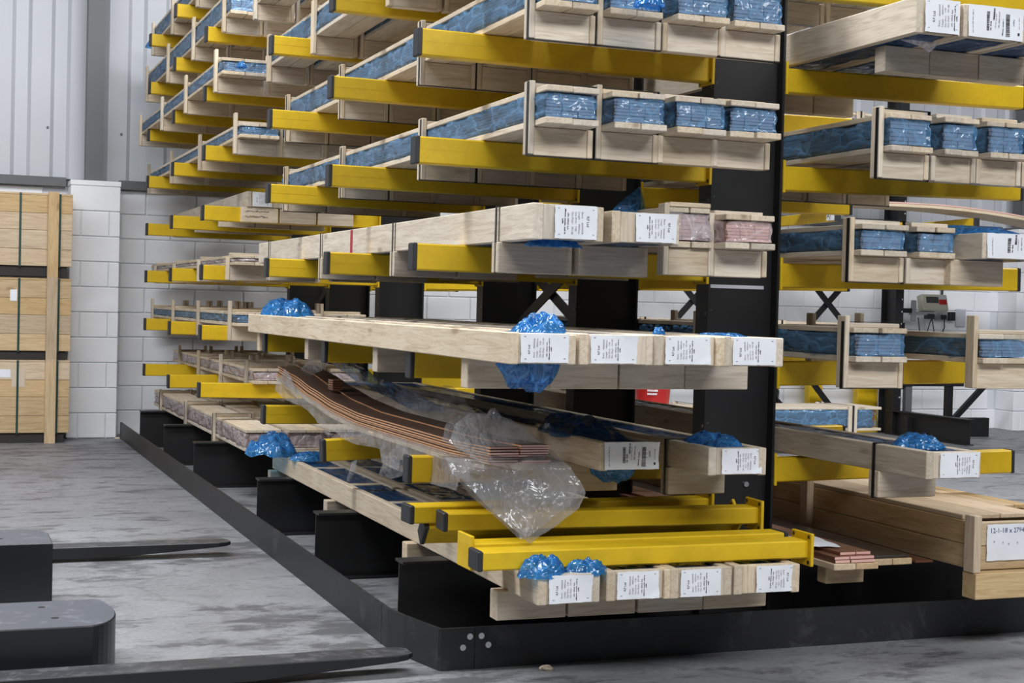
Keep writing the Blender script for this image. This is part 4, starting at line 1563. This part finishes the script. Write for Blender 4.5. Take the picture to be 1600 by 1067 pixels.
wall_pack('pale crate of blue-wrapped bars on the floor before the wall rack', 3.9, 6.42, 6.38, 0.215, 0.52, 0.165, None, 0.214, (4.6, 6.10))
wall_pack('slatted crate on the upper arms of the wall rack', 4.6, 7.6, 7.35, 3.022, 0.5, 0.16, PINKFILM, 0.0, (5.3, 6.75))
wall_pack('slatted crate on the middle arms of the wall rack', 4.0, 6.7, 7.3, 1.103, 0.5, 0.03, PINKFILM, 0.0, (4.45, 5.9))
T = empty('bent_plank', (7.5, 6.95, 2.25), 'long bowed board with pink edge on the wall rack arms', 'board')
bm = bmesh.new()
rows = []
for i in range(41):
    x = 5.9 + 3.6 * i / 40
    z = 2.318 - 0.075 * max(0, (x - 7.4)) ** 1.7 * 0.75 - 0.02 * max(0, 7.0 - x)
    z = max(z, 2.13)
    rows.append([bm.verts.new((x - 7.5, yy, zz - 2.25)) for yy, zz in ((-0.16, z), (0.3, z), (0.3, z + 0.03), (-0.16, z + 0.03))])
for i in range(40):
    for k in range(4):
        bm.faces.new((rows[i][k], rows[i][(k + 1) % 4], rows[i + 1][(k + 1) % 4], rows[i + 1][k]))
bm.faces.new(rows[0]); bm.faces.new(rows[-1])
bmesh.ops.recalc_face_normals(bm, faces=bm.faces[:])
obj('board', mesh_of(bm, 'board', WX), T)
bm = bmesh.new()
prev = None
for i in range(41):
    x = 5.9 + 3.6 * i / 40
    z = max(2.318 - 0.075 * max(0, (x - 7.4)) ** 1.7 * 0.75 - 0.02 * max(0, 7.0 - x), 2.13) + 0.0305
    cur = [bm.verts.new((x - 7.5, yy, zz - 2.25)) for yy, zz in ((-0.165, z), (0.305, z), (0.305, z + 0.012), (-0.165, z + 0.012))]
    if prev:
        for k in range(4):
            bm.faces.new((prev[k], prev[(k + 1) % 4], cur[(k + 1) % 4], cur[k]))
    prev = cur
bmesh.ops.recalc_face_normals(bm, faces=bm.faces[:])
obj('copper_sheet', mesh_of(bm, 'copper_sheet', COPPER_END), T)


# bucket on the pale crate
def lathe(prof, seg=28):
    bm = bmesh.new()
    rings = [[bm.verts.new((r * math.cos(2 * math.pi * k / seg), r * math.sin(2 * math.pi * k / seg), z)) for k in range(seg)] for r, z in prof]
    for a, b in zip(rings, rings[1:]):
        for k in range(seg):
            bm.faces.new((a[k], a[(k + 1) % seg], b[(k + 1) % seg], b[k]))
    bm.faces.new(rings[0][::-1])
    bm.faces.new(rings[-1])
    return bm


T = empty('bucket', (4.22, 6.38, 0.432), 'red bucket standing on the pale crate behind the rack', 'bucket')
obj('bucket_body', mesh_of(lathe([(0.14, 0), (0.145, 0.005), (0.165, 0.26), (0.172, 0.265), (0.172, 0.285), (0.16, 0.285), (0.14, 0.03)]), 'bucket', RED, smooth=False), T)
bm = bmesh.new()
rr = random.Random(4)
for zl in (0.125, 0.095):
    a = -2.30
    while a < -1.80:
        da = rr.uniform(0.05, 0.09)
        vs = [bm.verts.new((0.1635 * math.cos(b), 0.1635 * math.sin(b), z)) for b, z in ((a, zl), (a + da, zl), (a + da, zl + 0.016), (a, zl + 0.016))]
        bm.faces.new(vs)
        a += da + 0.02
obj('printed_text', mesh_of(bm, 'bucket_print', PAPER), T)['kind'] = 'stuff'
bm = bmesh.new()
add_tube(bm, [(0.168 * math.cos(a), -0.02 - 0.12 * math.sin(a) * 0.6, 0.25 - 0.10 * math.sin(a)) for a in [math.pi * i / 12 for i in range(13)]], 0.004, 6)
obj('handle', mesh_of(bm, 'handle', SILVER), T)

# yellow guard posts behind the second rack
for x, w, lb in ((7.16, 0.17, 'narrow yellow post at the wall behind the wall rack brace'), (7.82, 0.26, 'broad yellow post at the wall beside the black upright')):
    T = empty('guard_post', (x, 8.42, 0), lb, 'post')
    box('post', (-w / 2, -0.05, 0.012), (w / 2, 0.05, 0.75), YELLOW, T, 0.01)
    box('foot_plate', (-w / 2 - 0.04, -0.09, 0), (w / 2 + 0.04, 0.09, 0.012), YELLOW, T, 0.002)

# scale indicator, sockets and cables on the wall
T = empty('scale_indicator', (8.55, 8.25, 1.30), 'beige weighing scale display with red keys on a bracket', 'scale display')
bm = bmesh.new()
add_box(bm, (-0.17, -0.05, 0), (0.17, 0.05, 0.185), 0.012)
o = obj('housing', mesh_of(bm, 'housing', BEIGE), T, (0, 0, 0.02), (-0.25, 0, 0))
box('display', (-0.115, -0.054, 0.085), (0.045, -0.048, 0.155), SCREEN, o, 0.001)
box('keypad', (0.05, -0.054, 0.13), (0.15, -0.048, 0.165), LGREY, o, 0.001)
box('red_keypad', (0.05, -0.054, 0.07), (0.15, -0.048, 0.126), RED, o, 0.001)
box('bracket', (-0.30, -0.02, -0.09), (-0.235, 0.01, 0.14), GREYPL, T, 0.01)
box('bracket_foot', (-0.585, -0.03, 0.0), (-0.30, 0.01, 0.05), BLACK, T, 0.004)
box('bracket_arm', (-0.30, -0.02, -0.02), (0.0, 0.04, 0.018), GREYPL, T, 0.004)
box('power_block', (-0.10, -0.03, -0.06), (0.0, 0.04, -0.005), CAP, T, 0.006)
for i, (xa, xb) in enumerate(((-0.2, -0.16), (-0.02, 0.03), (-0.02, -0.06))):
    bm = bmesh.new()
    add_tube(bm, [(xa, 0, -0.05), (xa * 0.6 + xb * 0.4, 0.01, -0.10), (xb, 0.02, -0.2), (xb + 0.01, 0.05, -0.32)], 0.006, 6)
    obj('cable', mesh_of(bm, 'cable', CAP), T)
T = empty('wall_socket', (8.92, WALLY, 1.27), 'grey double wall socket with two black plugs', 'socket')
box('socket_box', (-0.10, -0.05, -0.04), (0.06, -0.001, 0.06), GREYPL, T, 0.006)
box('plug', (-0.05, -0.10, -0.035), (0.005, -0.051, 0.02), CAP, T, 0.008)
box('plug', (0.045, -0.10, -0.045), (0.12, -0.03, 0.055), CAP, T, 0.008)
bm = bmesh.new()
add_tube(bm, [(-0.02, -0.025, 0.06), (-0.02, -0.025, 0.9)], 0.014, 8)
obj('conduit', mesh_of(bm, 'conduit', CAP), T)
bm = bmesh.new()
add_tube(bm, [(-0.02, -0.08, -0.03), (-0.015, -0.08, -0.12), (-0.05, -0.06, -0.24), (-0.09, -0.04, -0.32)], 0.007, 6)
obj('cable', mesh_of(bm, 'cable', CAP), T)
T = empty('switch_plate', (9.17, WALLY, 1.26), 'blank grey switch plate right of the wall socket', 'switch plate')
box('plate', (-0.065, -0.025, -0.1), (0.065, -0.001, 0.10), LGREY, T, 0.004)
box('rim', (-0.055, -0.029, -0.09), (0.055, -0.0255, 0.09), LGREY, T, 0.003)

# wood chips on the floor
for i, (x, y, lb) in enumerate(((0.36, -0.58, 'wood chip on the floor at the front kerb'), (0.18, 2.9, 'pale wood chip on the floor inside the kerb'),
                                (-0.11, 8.2, 'wood chip on the floor at the pier corner'))):
    bm = bmesh.new()
    bmesh.ops.create_icosphere(bm, subdivisions=2, radius=0.02)
    for v in bm.verts:
        v.co = Vector((v.co.x * 1.3, v.co.y * 0.8, max(v.co.z, -0.01) * 0.6)) * (1 + 0.4 * nz(v.co.x, v.co.y, v.co.z + i, 60))
    o = obj('wood_chip', mesh_of(bm, 'wood_chip', WX), None, (x, y, 0.006))
    tag(o, lb, 'wood chip')
